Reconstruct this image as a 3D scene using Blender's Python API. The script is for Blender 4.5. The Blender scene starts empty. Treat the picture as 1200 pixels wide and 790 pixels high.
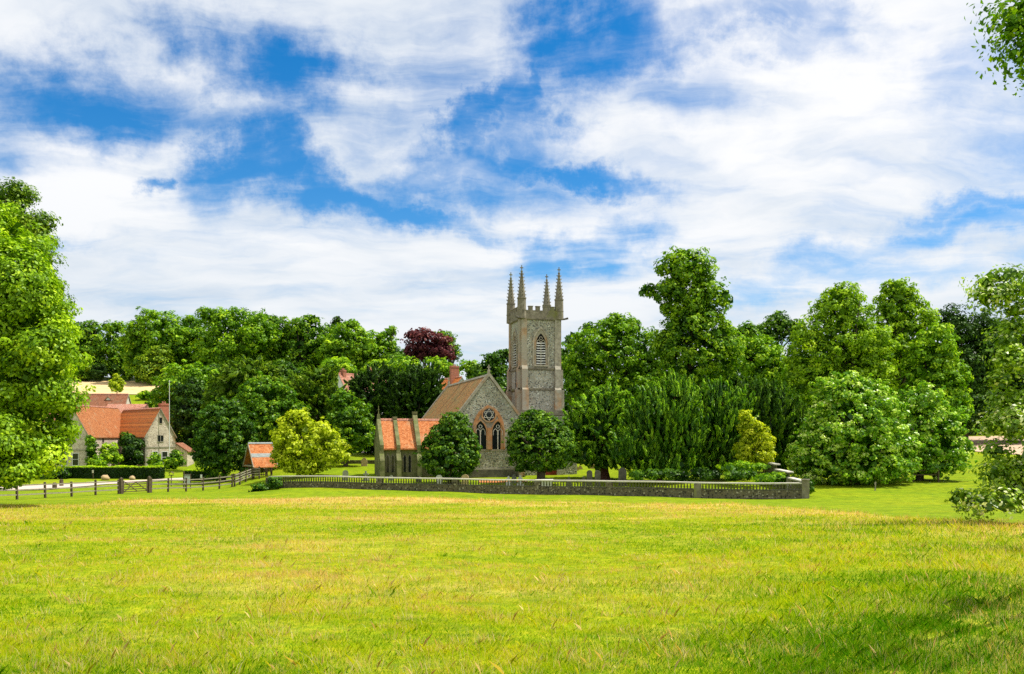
import bpy, math, random
import numpy as np
from mathutils import Matrix, Vector
random.seed(7)
RNG = np.random.default_rng(11)
S = bpy.context.scene
COL = S.collection
F, HY, CZ = 1000.0, 510.0, 5.0          # focal length in photo pixels, horizon row, eye height

# ------------------------------------------------------------------ terrain
def sm(t):
    t = np.clip(t, 0, 1); return t*t*(3-2*t)
_PR = (np.array([-60, 0, 10, 30, 60, 72, 80, 88, 100, 115, 118, 140, 170, 240, 320, 450, 700, 1500.]),
       np.array([2.9, 2.7, 2.3, 1.4, .0, -.42, -.35, .0, .5, 1.0, 1.1, 2.7, 4.6, 9., 13., 20., 30., 40.]))
_PL = (np.array([-60, 0, 10, 30, 60, 72, 85, 96, 110, 125, 155, 170, 185, 215, 235, 270, 320, 450, 700, 1500.]),
       np.array([2.9, 2.7, 2.3, 1.4, .0, -.5, -.9, -1.1, -1.1, -1.1, -.8, 1.2, 5.5, 12.6, 16.3, 22., 27., 33., 40., 46.]))
def _prof(P, y):
    a = np.interp(y-2, *P); b = np.interp(y, *P); c = np.interp(y+2, *P); return (a+b+c)/3
def G(x, y):
    x = np.asarray(x, float); y = np.asarray(y, float)
    s = y/90.0
    w = sm((x + 33*np.maximum(s, .6))/(13*np.maximum(s, .6)))
    z = (1-w)*_prof(_PL, y) + w*_prof(_PR, y)
    z = z + .05*np.sin(x*.31+1.7)*np.sin(y*.23) + .03*np.sin(x*.83)*np.cos(y*.71)
    z = z + sm((x-16)/14)*.30*np.exp(-((y-82)/12)**2)
    return z
def g(x, y): return float(G(x, y))
def P(px, d, py=None):
    x = (px-600)/F*d
    return (x, d, g(x, d) if py is None else CZ+(HY-py)/F*d)

# value noise for numpy
def vnoise(x, y, seed=0):
    r = np.random.default_rng(seed).random((256, 256))
    xi = np.floor(x).astype(int); yi = np.floor(y).astype(int)
    fx = sm(x-xi); fy = sm(y-yi)
    a = r[xi & 255, yi & 255]; b = r[(xi+1) & 255, yi & 255]
    c = r[xi & 255, (yi+1) & 255]; d = r[(xi+1) & 255, (yi+1) & 255]
    return (a*(1-fx)+b*fx)*(1-fy)+(c*(1-fx)+d*fx)*fy
def fbm(x, y, seed=0, o=4):
    v = 0; a = .5; t = 0
    for i in range(o):
        v = v + a*vnoise(x*2**i+7.3*i, y*2**i+3.1*i, seed+i); t += a; a *= .5
    return v/t

# ------------------------------------------------------------------ materials
MATS = {}
def newmat(name):
    m = bpy.data.materials.new(name); m.use_nodes = True
    nt = m.node_tree; nt.nodes.clear()
    out = nt.nodes.new('ShaderNodeOutputMaterial')
    MATS[name] = m
    return m, nt, out
def nd(nt, t, **kw):
    n = nt.nodes.new(t)
    for k, v in kw.items():
        if k.startswith('i_'):
            n.inputs[k[2:].replace('_', ' ')].default_value = v
        else: setattr(n, k, v)
    return n
def ramp(nt, stops, src, interp='LINEAR'):
    r = nt.nodes.new('ShaderNodeValToRGB'); r.color_ramp.interpolation = interp
    e = r.color_ramp.elements
    while len(e) < len(stops): e.new(.5)
    for k, (p, c) in enumerate(stops):
        e[k].position = p; e[k].color = (c[0], c[1], c[2], 1)
    nt.links.new(src, r.inputs[0]); return r.outputs[0]
def mixc(nt, fac, a, b, mode='MIX'):
    m = nt.nodes.new('ShaderNodeMix'); m.data_type = 'RGBA'; m.blend_type = mode
    for s, v in ((0, fac), (6, a), (7, b)):
        if hasattr(v, 'is_linked') or hasattr(v, 'links'): nt.links.new(v, m.inputs[s])
        elif s == 0: m.inputs[0].default_value = v
        else: m.inputs[s].default_value = (v[0], v[1], v[2], 1)
    return m.outputs[2]
def noise(nt, scale, detail=4, rough=.6, vec=None, out='Fac'):
    n = nd(nt, 'ShaderNodeTexNoise'); n.inputs['Scale'].default_value = scale
    n.inputs['Detail'].default_value = detail; n.inputs['Roughness'].default_value = rough
    if vec is None:
        tc = nd(nt, 'ShaderNodeTexCoord'); vec = tc.outputs['Object']
    nt.links.new(vec, n.inputs['Vector']); return n.outputs[out]
def finish(nt, out, color, rough=.85, bump=None, bstr=.4, bdist=.05, spec=.3, metal=0):
    b = nd(nt, 'ShaderNodeBsdfPrincipled')
    if isinstance(color, tuple): b.inputs['Base Color'].default_value = (*color, 1)
    else: nt.links.new(color, b.inputs['Base Color'])
    b.inputs['Roughness'].default_value = rough
    b.inputs['Specular IOR Level'].default_value = spec
    b.inputs['Metallic'].default_value = metal
    if bump is not None:
        bp = nd(nt, 'ShaderNodeBump'); bp.inputs['Strength'].default_value = bstr
        bp.inputs['Distance'].default_value = bdist
        nt.links.new(bump, bp.inputs['Height']); nt.links.new(bp.outputs[0], b.inputs['Normal'])
    nt.links.new(b.outputs[0], out.inputs['Surface'])

def leafmat(name, stops, trans=.33, gloss=.014, grough=.45, tcol=(1.15, 1.25, .5)):
    m, nt, out = newmat(name)
    a = nd(nt, 'ShaderNodeAttribute', attribute_name='v', attribute_type='GEOMETRY')
    c = ramp(nt, stops, a.outputs['Fac'])
    d = nd(nt, 'ShaderNodeBsdfDiffuse'); nt.links.new(c, d.inputs['Color'])
    t = nd(nt, 'ShaderNodeBsdfTranslucent')
    nt.links.new(mixc(nt, 1.0, c, tcol, 'MULTIPLY'), t.inputs['Color'])
    mx = nd(nt, 'ShaderNodeMixShader'); mx.inputs[0].default_value = trans
    nt.links.new(d.outputs[0], mx.inputs[1]); nt.links.new(t.outputs[0], mx.inputs[2])
    sh = mx.outputs[0]
    if gloss > 0:
        gl = nd(nt, 'ShaderNodeBsdfGlossy'); gl.inputs['Roughness'].default_value = grough
        gl.inputs['Color'].default_value = (1, 1, .95, 1)
        m2 = nd(nt, 'ShaderNodeMixShader'); m2.inputs[0].default_value = gloss
        nt.links.new(sh, m2.inputs[1]); nt.links.new(gl.outputs[0], m2.inputs[2]); sh = m2.outputs[0]
    nt.links.new(sh, out.inputs['Surface']); return m

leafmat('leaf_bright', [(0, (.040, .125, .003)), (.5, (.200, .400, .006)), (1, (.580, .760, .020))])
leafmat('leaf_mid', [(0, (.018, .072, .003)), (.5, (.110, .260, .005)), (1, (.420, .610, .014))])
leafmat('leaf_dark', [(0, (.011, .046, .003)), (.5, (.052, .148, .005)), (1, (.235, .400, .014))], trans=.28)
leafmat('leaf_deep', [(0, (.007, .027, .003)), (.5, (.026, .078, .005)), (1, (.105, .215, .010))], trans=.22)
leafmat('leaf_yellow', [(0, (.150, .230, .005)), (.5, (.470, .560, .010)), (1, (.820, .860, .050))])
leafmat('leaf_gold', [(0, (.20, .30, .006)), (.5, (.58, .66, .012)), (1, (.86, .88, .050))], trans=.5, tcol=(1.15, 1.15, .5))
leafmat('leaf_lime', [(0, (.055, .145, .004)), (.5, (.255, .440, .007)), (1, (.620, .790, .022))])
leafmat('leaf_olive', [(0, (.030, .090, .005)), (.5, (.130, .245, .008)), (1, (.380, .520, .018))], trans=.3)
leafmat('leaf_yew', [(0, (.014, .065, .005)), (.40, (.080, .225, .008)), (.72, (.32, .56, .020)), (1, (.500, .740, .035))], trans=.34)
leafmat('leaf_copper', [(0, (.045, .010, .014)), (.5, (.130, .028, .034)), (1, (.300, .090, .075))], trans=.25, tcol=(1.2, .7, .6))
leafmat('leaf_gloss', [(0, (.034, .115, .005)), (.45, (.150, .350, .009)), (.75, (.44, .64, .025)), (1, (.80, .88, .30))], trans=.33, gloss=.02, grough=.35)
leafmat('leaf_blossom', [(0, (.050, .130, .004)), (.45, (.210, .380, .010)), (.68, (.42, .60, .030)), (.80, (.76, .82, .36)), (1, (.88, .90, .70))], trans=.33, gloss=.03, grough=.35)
leafmat('blade', [(0, (.09, .26, .003)), (.3, (.34, .49, .004)), (.6, (.66, .63, .010)), (.8, (.72, .49, .17)), (1, (.92, .76, .48))], trans=.45, gloss=.0, tcol=(1.1, 1.1, .8))

def mat_ground():
    m, nt, out = newmat('ground')
    am = nd(nt, 'ShaderNodeAttribute', attribute_name='meadow', attribute_type='GEOMETRY').outputs['Fac']
    ast = nd(nt, 'ShaderNodeAttribute', attribute_name='straw', attribute_type='GEOMETRY').outputs['Fac']
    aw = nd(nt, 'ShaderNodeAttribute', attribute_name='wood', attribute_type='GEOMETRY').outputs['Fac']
    tc = nd(nt, 'ShaderNodeTexCoord')
    mp = nd(nt, 'ShaderNodeMapping'); mp.inputs['Scale'].default_value = (.35, 1, 1)
    nt.links.new(tc.outputs['Object'], mp.inputs[0])
    n1 = noise(nt, .22, 5, .65, mp.outputs[0]); n2 = noise(nt, 3.2, 5, .7); n3 = noise(nt, 14, 3, .7)
    lawn = ramp(nt, [(.3, (.13, .24, .002)), (.5, (.20, .29, .003)), (.72, (.31, .33, .004))], n1)
    lawn = mixc(nt, .4, lawn, ramp(nt, [(.3, (.09, .19, .002)), (.7, (.32, .35, .005))], n2))
    mea = ramp(nt, [(.25, (.10, .20, .003)), (.5, (.25, .31, .004)), (.75, (.42, .38, .012))], n2)
    straw = ramp(nt, [(.3, (.42, .28, .05)), (.7, (.74, .54, .16))], n3)
    mea = mixc(nt, ast, mea, straw)
    c = mixc(nt, am, lawn, mea)
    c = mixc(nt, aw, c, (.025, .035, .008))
    n4 = noise(nt, 1.1, 6, .75)
    c = mixc(nt, .6, c, ramp(nt, [(.35, (.4, .48, .4)), (.65, (1.45, 1.35, 1.3))], n4), 'MULTIPLY')
    c = mixc(nt, .35, c, ramp(nt, [(.3, (.35, .35, .35)), (.7, (1.35, 1.35, 1.35))], n3), 'MULTIPLY')
    finish(nt, out, c, .95, n3, .8, .08, spec=.1)
mat_ground()

def mat_noise(name, stops, scale=1.5, detail=5, rough=.9, bstr=.3, bdist=.03, s2=None, spec=.2):
    m, nt, out = newmat(name)
    n = noise(nt, scale, detail, .65)
    c = ramp(nt, stops, n)
    if s2:
        n2 = noise(nt, s2[0], 3, .6)
        c = mixc(nt, ramp(nt, [(s2[1], (0, 0, 0)), (s2[2], (1, 1, 1))], n2), c, s2[3])
    finish(nt, out, c, rough, n, bstr, bdist, spec=spec)
mat_noise('gravel', [(.3, (.42, .33, .26)), (.7, (.66, .55, .46))], 6)
mat_noise('earth', [(.3, (.40, .27, .17)), (.7, (.60, .44, .30))], 1.2)
mat_noise('stubble', [(.3, (.52, .36, .15)), (.7, (.72, .54, .28))], .4)
mat_noise('limestone', [(.25, (.17, .15, .11)), (.5, (.33, .30, .23)), (.8, (.50, .46, .37))], 2.2, s2=(.35, .56, .70, (.40, .23, .11)))
mat_noise('limestone_warm', [(.25, (.20, .13, .08)), (.5, (.38, .25, .14)), (.8, (.50, .38, .25))], 1.6, s2=(.4, .40, .55, (.33, .30, .23)))
mat_noise('limestone_orange', [(.25, (.26, .12, .05)), (.5, (.46, .22, .09)), (.8, (.54, .36, .20))], 1.8, s2=(.6, .5, .65, (.36, .28, .18)))
mat_noise('limestone_grey', [(.25, (.10, .09, .065)), (.5, (.21, .185, .135)), (.8, (.34, .31, .24))], 2.4, s2=(.6, .55, .7, (.20, .20, .07)))
mat_noise('coping', [(.25, (.42, .38, .30)), (.5, (.60, .56, .47)), (.8, (.72, .68, .58))], 3.2)
mat_noise('mossy_stone', [(.25, (.055, .065, .025)), (.5, (.17, .17, .075)), (.8, (.30, .28, .15))], 1.3, s2=(3, .5, .7, (.13, .16, .04)))
mat_noise('dark_stone', [(.25, (.05, .045, .04)), (.5, (.11, .10, .08)), (.8, (.20, .18, .14))], 2)
mat_noise('headstone', [(.25, (.12, .13, .09)), (.5, (.24, .25, .18)), (.8, (.38, .38, .30))], 4)
mat_noise('headstone_pale', [(.25, (.34, .35, .28)), (.5, (.52, .52, .45)), (.8, (.66, .66, .6))], 4)
mat_noise('headstone_tan', [(.25, (.26, .18, .09)), (.5, (.46, .33, .17)), (.8, (.58, .46, .28))], 4)
mat_noise('timber', [(.25, (.045, .032, .02)), (.5, (.10, .075, .045)), (.8, (.19, .15, .10))], 5)
mat_noise('rail', [(.25, (.16, .14, .10)), (.5, (.30, .26, .20)), (.8, (.42, .38, .30))], 5)
mat_noise('bark', [(.25, (.035, .026, .018)), (.5, (.08, .062, .042)), (.8, (.15, .12, .085))], 4, bstr=.6)
mat_noise('bark_red', [(.25, (.05, .022, .012)), (.5, (.12, .05, .028)), (.8, (.20, .10, .06))], 4, bstr=.6)
mat_noise('white_paint', [(.3, (.66, .66, .64)), (.7, (.8, .8, .78))], 3)
mat_noise('render', [(.3, (.50, .45, .38)), (.7, (.68, .62, .54))], 2)
mat_noise('lead', [(.3, (.20, .22, .22)), (.7, (.38, .40, .38))], 4)
mat_noise('red_paint', [(.3, (.16, .03, .02)), (.7, (.26, .05, .03))], 3)
mat_noise('iron', [(.3, (.02, .02, .02)), (.7, (.05, .05, .05))], 6)
mat_noise('notice', [(.3, (.50, .54, .56)), (.7, (.68, .72, .74))], 5)
def simple(name, col, rough=.2, spec=.5):
    m, nt, out = newmat(name); finish(nt, out, col, rough, spec=spec)
simple('glass', (.012, .015, .018), .12, .6)
simple('dark', (.012, .011, .010), .8, .1)

def mat_flint(name, cells, dark, light, mortar, scale=5.5):
    m, nt, out = newmat(name)
    tc = nd(nt, 'ShaderNodeTexCoord')
    v = nd(nt, 'ShaderNodeTexVoronoi'); v.inputs['Scale'].default_value = scale
    nt.links.new(tc.outputs['Object'], v.inputs['Vector'])
    sep = nd(nt, 'ShaderNodeSeparateColor'); nt.links.new(v.outputs['Color'], sep.inputs[0])
    c = ramp(nt, [(0, dark), (.22, dark), (.5, cells), (.8, cells), (1, light)], sep.outputs[0])
    c = mixc(nt, ramp(nt, [(.42, (0, 0, 0)), (.62, (1, 1, 1))], v.outputs['Distance']), c, mortar)
    n = noise(nt, .55, 4, .6)
    c = mixc(nt, .55, c, ramp(nt, [(.3, (.55, .55, .5)), (.7, (1.3, 1.28, 1.2))], n), 'MULTIPLY')
    n2 = noise(nt, 1.4, 4, .7)
    c = mixc(nt, ramp(nt, [(.55, (0, 0, 0)), (.8, (.35, .35, .35))], n2), c, (.30, .20, .11))
    finish(nt, out, c, .75, v.outputs['Distance'], .5, .04, spec=.35)
mat_flint('flint', (.36, .375, .32), (.085, .09, .085), (.70, .71, .65), (.38, .35, .27), 7.0)
mat_flint('flint_dark', (.14, .125, .085), (.03, .026, .02), (.42, .38, .29), (.13, .11, .065), 6.5)
mat_flint('flint_pink', (.56, .48, .40), (.30, .24, .19), (.78, .72, .62), (.60, .51, .41), 6.5)

def mat_tiles(name, a, b, c3, lich, lf=.5):
    m, nt, out = newmat(name)
    tc = nd(nt, 'ShaderNodeTexCoord'); sp = nd(nt, 'ShaderNodeSeparateXYZ')
    nt.links.new(tc.outputs['Object'], sp.inputs[0])
    add = nd(nt, 'ShaderNodeMath', operation='ADD')
    nt.links.new(sp.outputs[0], add.inputs[0]); nt.links.new(sp.outputs[1], add.inputs[1])
    cb = nd(nt, 'ShaderNodeCombineXYZ'); nt.links.new(add.outputs[0], cb.inputs[0]); nt.links.new(sp.outputs[2], cb.inputs[1])
    br = nd(nt, 'ShaderNodeTexBrick'); br.inputs['Scale'].default_value = 3.2
    br.inputs['Mortar Size'].default_value = .035; br.inputs['Bias'].default_value = 0
    br.inputs['Color1'].default_value = (0, 0, 0, 1); br.inputs['Color2'].default_value = (1, 1, 1, 1)
    br.inputs['Mortar'].default_value = (.1, .1, .1, 1)
    nt.links.new(cb.outputs[0], br.inputs['Vector'])
    n = noise(nt, 2.6, 5, .7)
    f = mixc(nt, .55, br.outputs['Color'], ramp(nt, [(.3, (0, 0, 0)), (.7, (1, 1, 1))], n))
    c = ramp(nt, [(.05, a), (.45, b), (.95, c3)], f)
    c = mixc(nt, ramp(nt, [(lf, (0, 0, 0)), (lf+.16, (.75, .75, .75))], noise(nt, .8, 5, .65)), c, lich)
    c = mixc(nt, br.outputs['Fac'], c, (.05, .03, .02))
    finish(nt, out, c, .85, br.outputs['Fac'], .6, -.03, spec=.25)
mat_tiles('tiles_orange', (.36, .085, .02), (.70, .22, .06), (.88, .40, .17), (.72, .48, .26), .56)
mat_tiles('tiles_red', (.28, .06, .012), (.60, .17, .03), (.76, .28, .06), (.42, .17, .04), .56)
mat_tiles('tiles_brown', (.14, .07, .02), (.36, .18, .045), (.58, .27, .08), (.27, .22, .07), .46)
mat_tiles('tiles_rust', (.26, .07, .02), (.56, .19, .055), (.76, .33, .13), (.60, .38, .20), .54)
mat_tiles('tiles_pink', (.40, .14, .08), (.62, .26, .17), (.78, .42, .30), (.62, .42, .32), .55)
mat_tiles('tiles_old', (.20, .07, .035), (.38, .14, .07), (.50, .24, .14), (.32, .22, .14), .5)
def mat_brick():
    m, nt, out = newmat('brick')
    br = nd(nt, 'ShaderNodeTexBrick'); br.inputs['Scale'].default_value = 4
    tc = nd(nt, 'ShaderNodeTexCoord'); sp = nd(nt, 'ShaderNodeSeparateXYZ'); nt.links.new(tc.outputs['Object'], sp.inputs[0])
    add = nd(nt, 'ShaderNodeMath', operation='ADD'); nt.links.new(sp.outputs[0], add.inputs[0]); nt.links.new(sp.outputs[1], add.inputs[1])
    cb = nd(nt, 'ShaderNodeCombineXYZ'); nt.links.new(add.outputs[0], cb.inputs[0]); nt.links.new(sp.outputs[2], cb.inputs[1])
    nt.links.new(cb.outputs[0], br.inputs['Vector'])
    br.inputs['Color1'].default_value = (.30, .075, .035, 1); br.inputs['Color2'].default_value = (.50, .16, .08, 1)
    br.inputs['Mortar'].default_value = (.42, .33, .26, 1); br.inputs['Mortar Size'].default_value = .02
    n = noise(nt, 2, 4, .6)
    c = mixc(nt, .5, br.outputs['Color'], ramp(nt, [(.3, (.6, .6, .6)), (.7, (1.2, 1.2, 1.2))], n), 'MULTIPLY')
    finish(nt, out, c, .9, br.outputs['Fac'], .4, -.01)
mat_brick()

# ------------------------------------------------------------------ mesh helpers
def tag(o, label=None, cat=None, group=None, kind=None):
    if label: o['label'] = label
    if cat: o['category'] = cat
    if group: o['group'] = group
    if kind: o['kind'] = kind
    return o
def empty(name, loc, rz=0, label=None, cat=None, group=None):
    o = bpy.data.objects.new(name, None); COL.objects.link(o)
    o.location = loc; o.rotation_euler = (0, 0, rz); o.empty_display_size = .5
    return tag(o, label, cat, group)
def copy_tree(o, parent=None):
    c = o.copy(); COL.objects.link(c); c.parent = parent
    for ch in list(o.children): copy_tree(ch, c)
    return c

class MB:
    def __init__(s): s.v = []; s.f = []; s.m = []; s.T = None
    def add(s, vs, fs, m=0):
        b = len(s.v)
        for v in vs:
            v = Vector(v)
            s.v.append(tuple(s.T @ v) if s.T is not None else tuple(v))
        for f in fs: s.f.append([b+i for i in f]); s.m.append(m)
    def box(s, x0, x1, y0, y1, z0, z1, m=0):
        s.add([(x0,y0,z0),(x1,y0,z0),(x1,y1,z0),(x0,y1,z0),(x0,y0,z1),(x1,y0,z1),(x1,y1,z1),(x0,y1,z1)],
              [(0,3,2,1),(4,5,6,7),(0,1,5,4),(1,2,6,5),(2,3,7,6),(3,0,4,7)], m)
    def extr(s, pts, y0, y1, m=0):           # polygon in xz extruded along y
        n = len(pts)
        vs = [(x, y0, z) for x, z in pts]+[(x, y1, z) for x, z in pts]
        fs = [tuple(range(n)), tuple(range(2*n-1, n-1, -1))]
        fs += [(i, n+i, n+(i+1) % n, (i+1) % n) for i in range(n)]
        s.add(vs, fs, m)
    def ring(s, o, i, y0, y1, m=0):          # open band between two outlines of equal count
        n = len(o)
        vs = [(x, y0, z) for x, z in o]+[(x, y0, z) for x, z in i]+[(x, y1, z) for x, z in o]+[(x, y1, z) for x, z in i]
        fs = []
        for k in range(n-1):
            fs += [(k, k+1, n+k+1, n+k), (k, 2*n+k, 2*n+k+1, k+1), (n+k, n+k+1, 3*n+k+1, 3*n+k)]
        fs += [(0, n, 3*n, 2*n), (n-1, 3*n-1, 4*n-1, 2*n-1)]
        s.add(vs, fs, m)
    def cyl(s, x, y, z0, z1, r0, r1, n=8, m=0, cap=True):
        a = [(x+r0*math.cos(2*math.pi*k/n+.39), y+r0*math.sin(2*math.pi*k/n+.39), z0) for k in range(n)]
        b = [(x+r1*math.cos(2*math.pi*k/n+.39), y+r1*math.sin(2*math.pi*k/n+.39), z1) for k in range(n)]
        fs = [(k, (k+1) % n, n+(k+1) % n, n+k) for k in range(n)]
        if cap: fs += [tuple(range(n-1, -1, -1)), tuple(range(n, 2*n))]
        s.add(a+b, fs, m)
    def bar(s, a, b, w, h=None, m=0):        # beam between two points
        h = h or w
        a = Vector(a); b = Vector(b); d = (b-a).normalized()
        u = d.cross(Vector((0, 0, 1)))
        if u.length < .01: u = Vector((1, 0, 0))
        u.normalize(); v = u.cross(d)
        vs = []
        for p in (a, b):
            for i, j in ((-1,-1),(1,-1),(1,1),(-1,1)): vs.append(p+u*w/2*i+v*h/2*j)
        s.add(vs, [(0,1,2,3),(7,6,5,4),(0,4,5,1),(1,5,6,2),(2,6,7,3),(3,7,4,0)], m)
    def tube(s, pts, rs, n=7, m=0):
        rings = []; b = []
        for k, p in enumerate(pts):
            p = Vector(p)
            q = Vector(pts[min(k+1, len(pts)-1)])-Vector(pts[max(k-1, 0)])
            q.normalize(); u = q.orthogonal().normalized(); 
            if abs(q.z) > .5: u = (Vector((1, 0, 0))-q*q.x).normalized()
            w = q.cross(u)
            b += [p+(u*math.cos(2*math.pi*j/n)+w*math.sin(2*math.pi*j/n))*rs[k] for j in range(n)]
        fs = []
        for k in range(len(pts)-1):
            for j in range(n):
                fs.append((k*n+j, k*n+(j+1) % n, (k+1)*n+(j+1) % n, (k+1)*n+j))
        fs.append(tuple(range((len(pts)-1)*n, len(pts)*n)))
        s.add(b, fs, m)
    def build(s, name, mats, parent=None, smooth=False, loc=None):
        if isinstance(mats, str): mats = [mats]
        me = bpy.data.meshes.new(name); me.from_pydata(s.v, [], s.f)
        for k in mats: me.materials.append(MATS[k])
        me.polygons.foreach_set('material_index', s.m)
        if smooth: me.polygons.foreach_set('use_smooth', [True]*len(s.f))
        import bmesh
        bm = bmesh.new(); bm.from_mesh(me); bmesh.ops.recalc_face_normals(bm, faces=bm.faces); bm.to_mesh(me); bm.free()
        me.update()
        o = bpy.data.objects.new(name, me); COL.objects.link(o)
        if parent: o.parent = parent
        if loc: o.location = loc
        return o

def quadmesh(name, verts, vals, mat, parent=None, tri=False):
    k = 3 if tri else 4
    n = len(verts)//k
    me = bpy.data.meshes.new(name)
    me.vertices.add(len(verts)); me.vertices.foreach_set('co', verts.astype(np.float32).ravel())
    me.loops.add(len(verts)); me.loops.foreach_set('vertex_index', np.arange(len(verts), dtype=np.int32))
    me.polygons.add(n); me.polygons.foreach_set('loop_start', np.arange(0, len(verts), k, dtype=np.int32))
    me.update(calc_edges=True)
    at = me.attributes.new('v', 'FLOAT', 'FACE'); at.data.foreach_set('value', vals.astype(np.float32))
    me.materials.append(MATS[mat])
    o = bpy.data.objects.new(name, me); COL.objects.link(o)
    if parent: o.parent = parent
    return o
def nrm(a): return a/np.maximum(np.linalg.norm(a, axis=1, keepdims=True), 1e-6)
def leafquads(c, nr, s, asp, axis=None, rng=RNG):
    n = len(c)
    r = rng.normal(size=(n, 3)) if axis is None else axis
    t = nrm(r - nr*np.sum(r*nr, axis=1, keepdims=True)); b = np.cross(nr, t)
    s = s[:, None]; bend = nr*s*.25
    q = np.stack([c+t*s, c+b*s*asp+bend, c-t*s, c-b*s*asp+bend], axis=1)
    return q.reshape(-1, 3)

# ------------------------------------------------------------------ trees
PXS = 1200/1024.
def ell_world(d, e):
    cx, cy, rx, ry = e[:4]; dd = d+(e[4] if len(e) > 4 else 0)
    return (np.array([(cx-600)/F*dd, dd, CZ+(HY-cy)/F*dd]), np.array([rx/F*dd, (rx/F*dd)*.85, ry/F*dd]))

def crown(ells, d, style, leafpx=1.35, cov=4.2, pf=.26, rng=RNG, vshift=0.):
    """ellipsoids -> leaf faces; the crown is many small puffs / sprays scattered over the lobes"""
    E = [ell_world(d, e) for e in ells]
    s0 = leafpx*d/853.
    asp = {'broad': .62, 'dome': .62, 'yew': .28, 'plume': .26, 'spray': .3}[style]
    larea = 2*s0*s0*asp*1.1
    areas = np.array([math.pi*r[0]*r[2] for c, r in E])
    tot = areas.sum()
    meanr = np.average([(r[0]+r[2])/2 for c, r in E], weights=areas)
    pr = meanr*pf
    if style in ('broad', 'dome'): pr = float(np.clip(pr, min(.35, d*.014), 1.9))
    Np = int(max(14, tot*4*1.5/(math.pi*pr*pr)))
    V = []; A = []
    pc = []; po = []; prr = []
    for k, (c, r) in enumerate(E):
        n = int(Np*areas[k]/tot)+4
        dr = nrm(rng.normal(size=(n, 3)))
        ph = rng.random(6)*6.28
        lump = 1+.10*np.sin(dr[:, 0]*5+ph[0])*np.sin(dr[:, 2]*4+ph[1])+.07*np.sin(dr[:, 1]*9+ph[2]+dr[:, 2]*7)
        fac = (rng.uniform(.60, .99, n) if style != 'dome' else rng.uniform(.86, .96, n))*(lump if style != 'dome' else 1)
        rr = np.maximum(r-(.55 if style in ('broad', 'dome') else .75)*pr, r*.35)
        stray = rng.random(n) < (.14 if style == 'broad' else .10)
        fac = np.where(stray, rng.uniform(1.0, 1.22, n), fac)
        p = c+dr*rr*fac[:, None]
        keep = np.ones(n, bool)
        for j, (c2, r2) in enumerate(E):
            if j != k: keep &= np.sum(((p-c2)/r2)**2, axis=1) > .55
        keep &= (p[:, 2] > g(c[0], c[1])+.15)
        pc.append(p[keep]); po.append(nrm(dr/r)[keep]); prr.append((rng.uniform(.55, 1.3, n)*np.where(stray, .55, 1))[keep]*pr)
    pc = np.concatenate(pc); po = np.concatenate(po); prr = np.concatenate(prr)
    Nl = int(cov*tot/larea)
    w = prr**2; cnt = np.maximum(3, (Nl*w/w.sum())).astype(int)
    idx = np.repeat(np.arange(len(pc)), cnt); n = len(idx)
    C = pc[idx]; O = po[idx]; R = prr[idx][:, None]
    pv = rng.normal(0, .15, len(pc))[idx]
    up = np.array([0, 0, 1.])
    if style in ('broad', 'dome'):
        dd = nrm(rng.normal(size=(n, 3))+O*.55+up*.25)
        c = C+dd*R*rng.uniform(.55, 1.08, (n, 1))*np.array([1, 1, .72])
        nr = nrm(dd*1.0+O*.35+up*.5+rng.normal(size=(n, 3))*.45)
        s = s0*rng.uniform(.55, 1.35, n)
        V.append(leafquads(c, nr, s, asp, rng=rng))
    else:
        upw, L, wd = {'yew': (.55, 2.0, .42), 'plume': (1.9, 3.0, .42), 'spray': (-.25, 1.6, .5)}[style]
        ax = nrm(po+up*upw+rng.normal(size=po.shape)*(.42 if style == 'plume' else .28))[idx]
        t = rng.random((n, 1))**.9
        wob = nrm(np.cross(ax, rng.normal(size=(n, 3))))
        c = C+ax*(t-.35)*R*L+wob*R*wd*(1.08-t)*rng.uniform(.5, 1.1, (n, 1))
        nr = nrm(wob+O*.6+up*.2+rng.normal(size=(n, 3))*.3)
        s = s0*rng.uniform(.8, 1.9, n)
        la = nrm(ax+wob*.45+rng.normal(size=(n, 3))*.2)
        V.append(leafquads(c, nr, s, asp, axis=la, rng=rng))
        pv = pv+.22*(t[:, 0]-.5)
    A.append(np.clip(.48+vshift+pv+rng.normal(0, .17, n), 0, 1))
    # inner foliage fills the crown, coloured dark to stand in for inner shade
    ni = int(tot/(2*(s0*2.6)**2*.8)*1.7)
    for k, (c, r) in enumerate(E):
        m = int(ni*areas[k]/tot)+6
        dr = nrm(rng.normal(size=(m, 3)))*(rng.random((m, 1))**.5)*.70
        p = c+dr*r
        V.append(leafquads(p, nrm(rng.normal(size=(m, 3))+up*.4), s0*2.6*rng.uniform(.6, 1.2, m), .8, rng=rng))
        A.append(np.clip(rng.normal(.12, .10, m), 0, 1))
    V = np.concatenate(V); A = np.concatenate(A)
    return V, A, E

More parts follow.
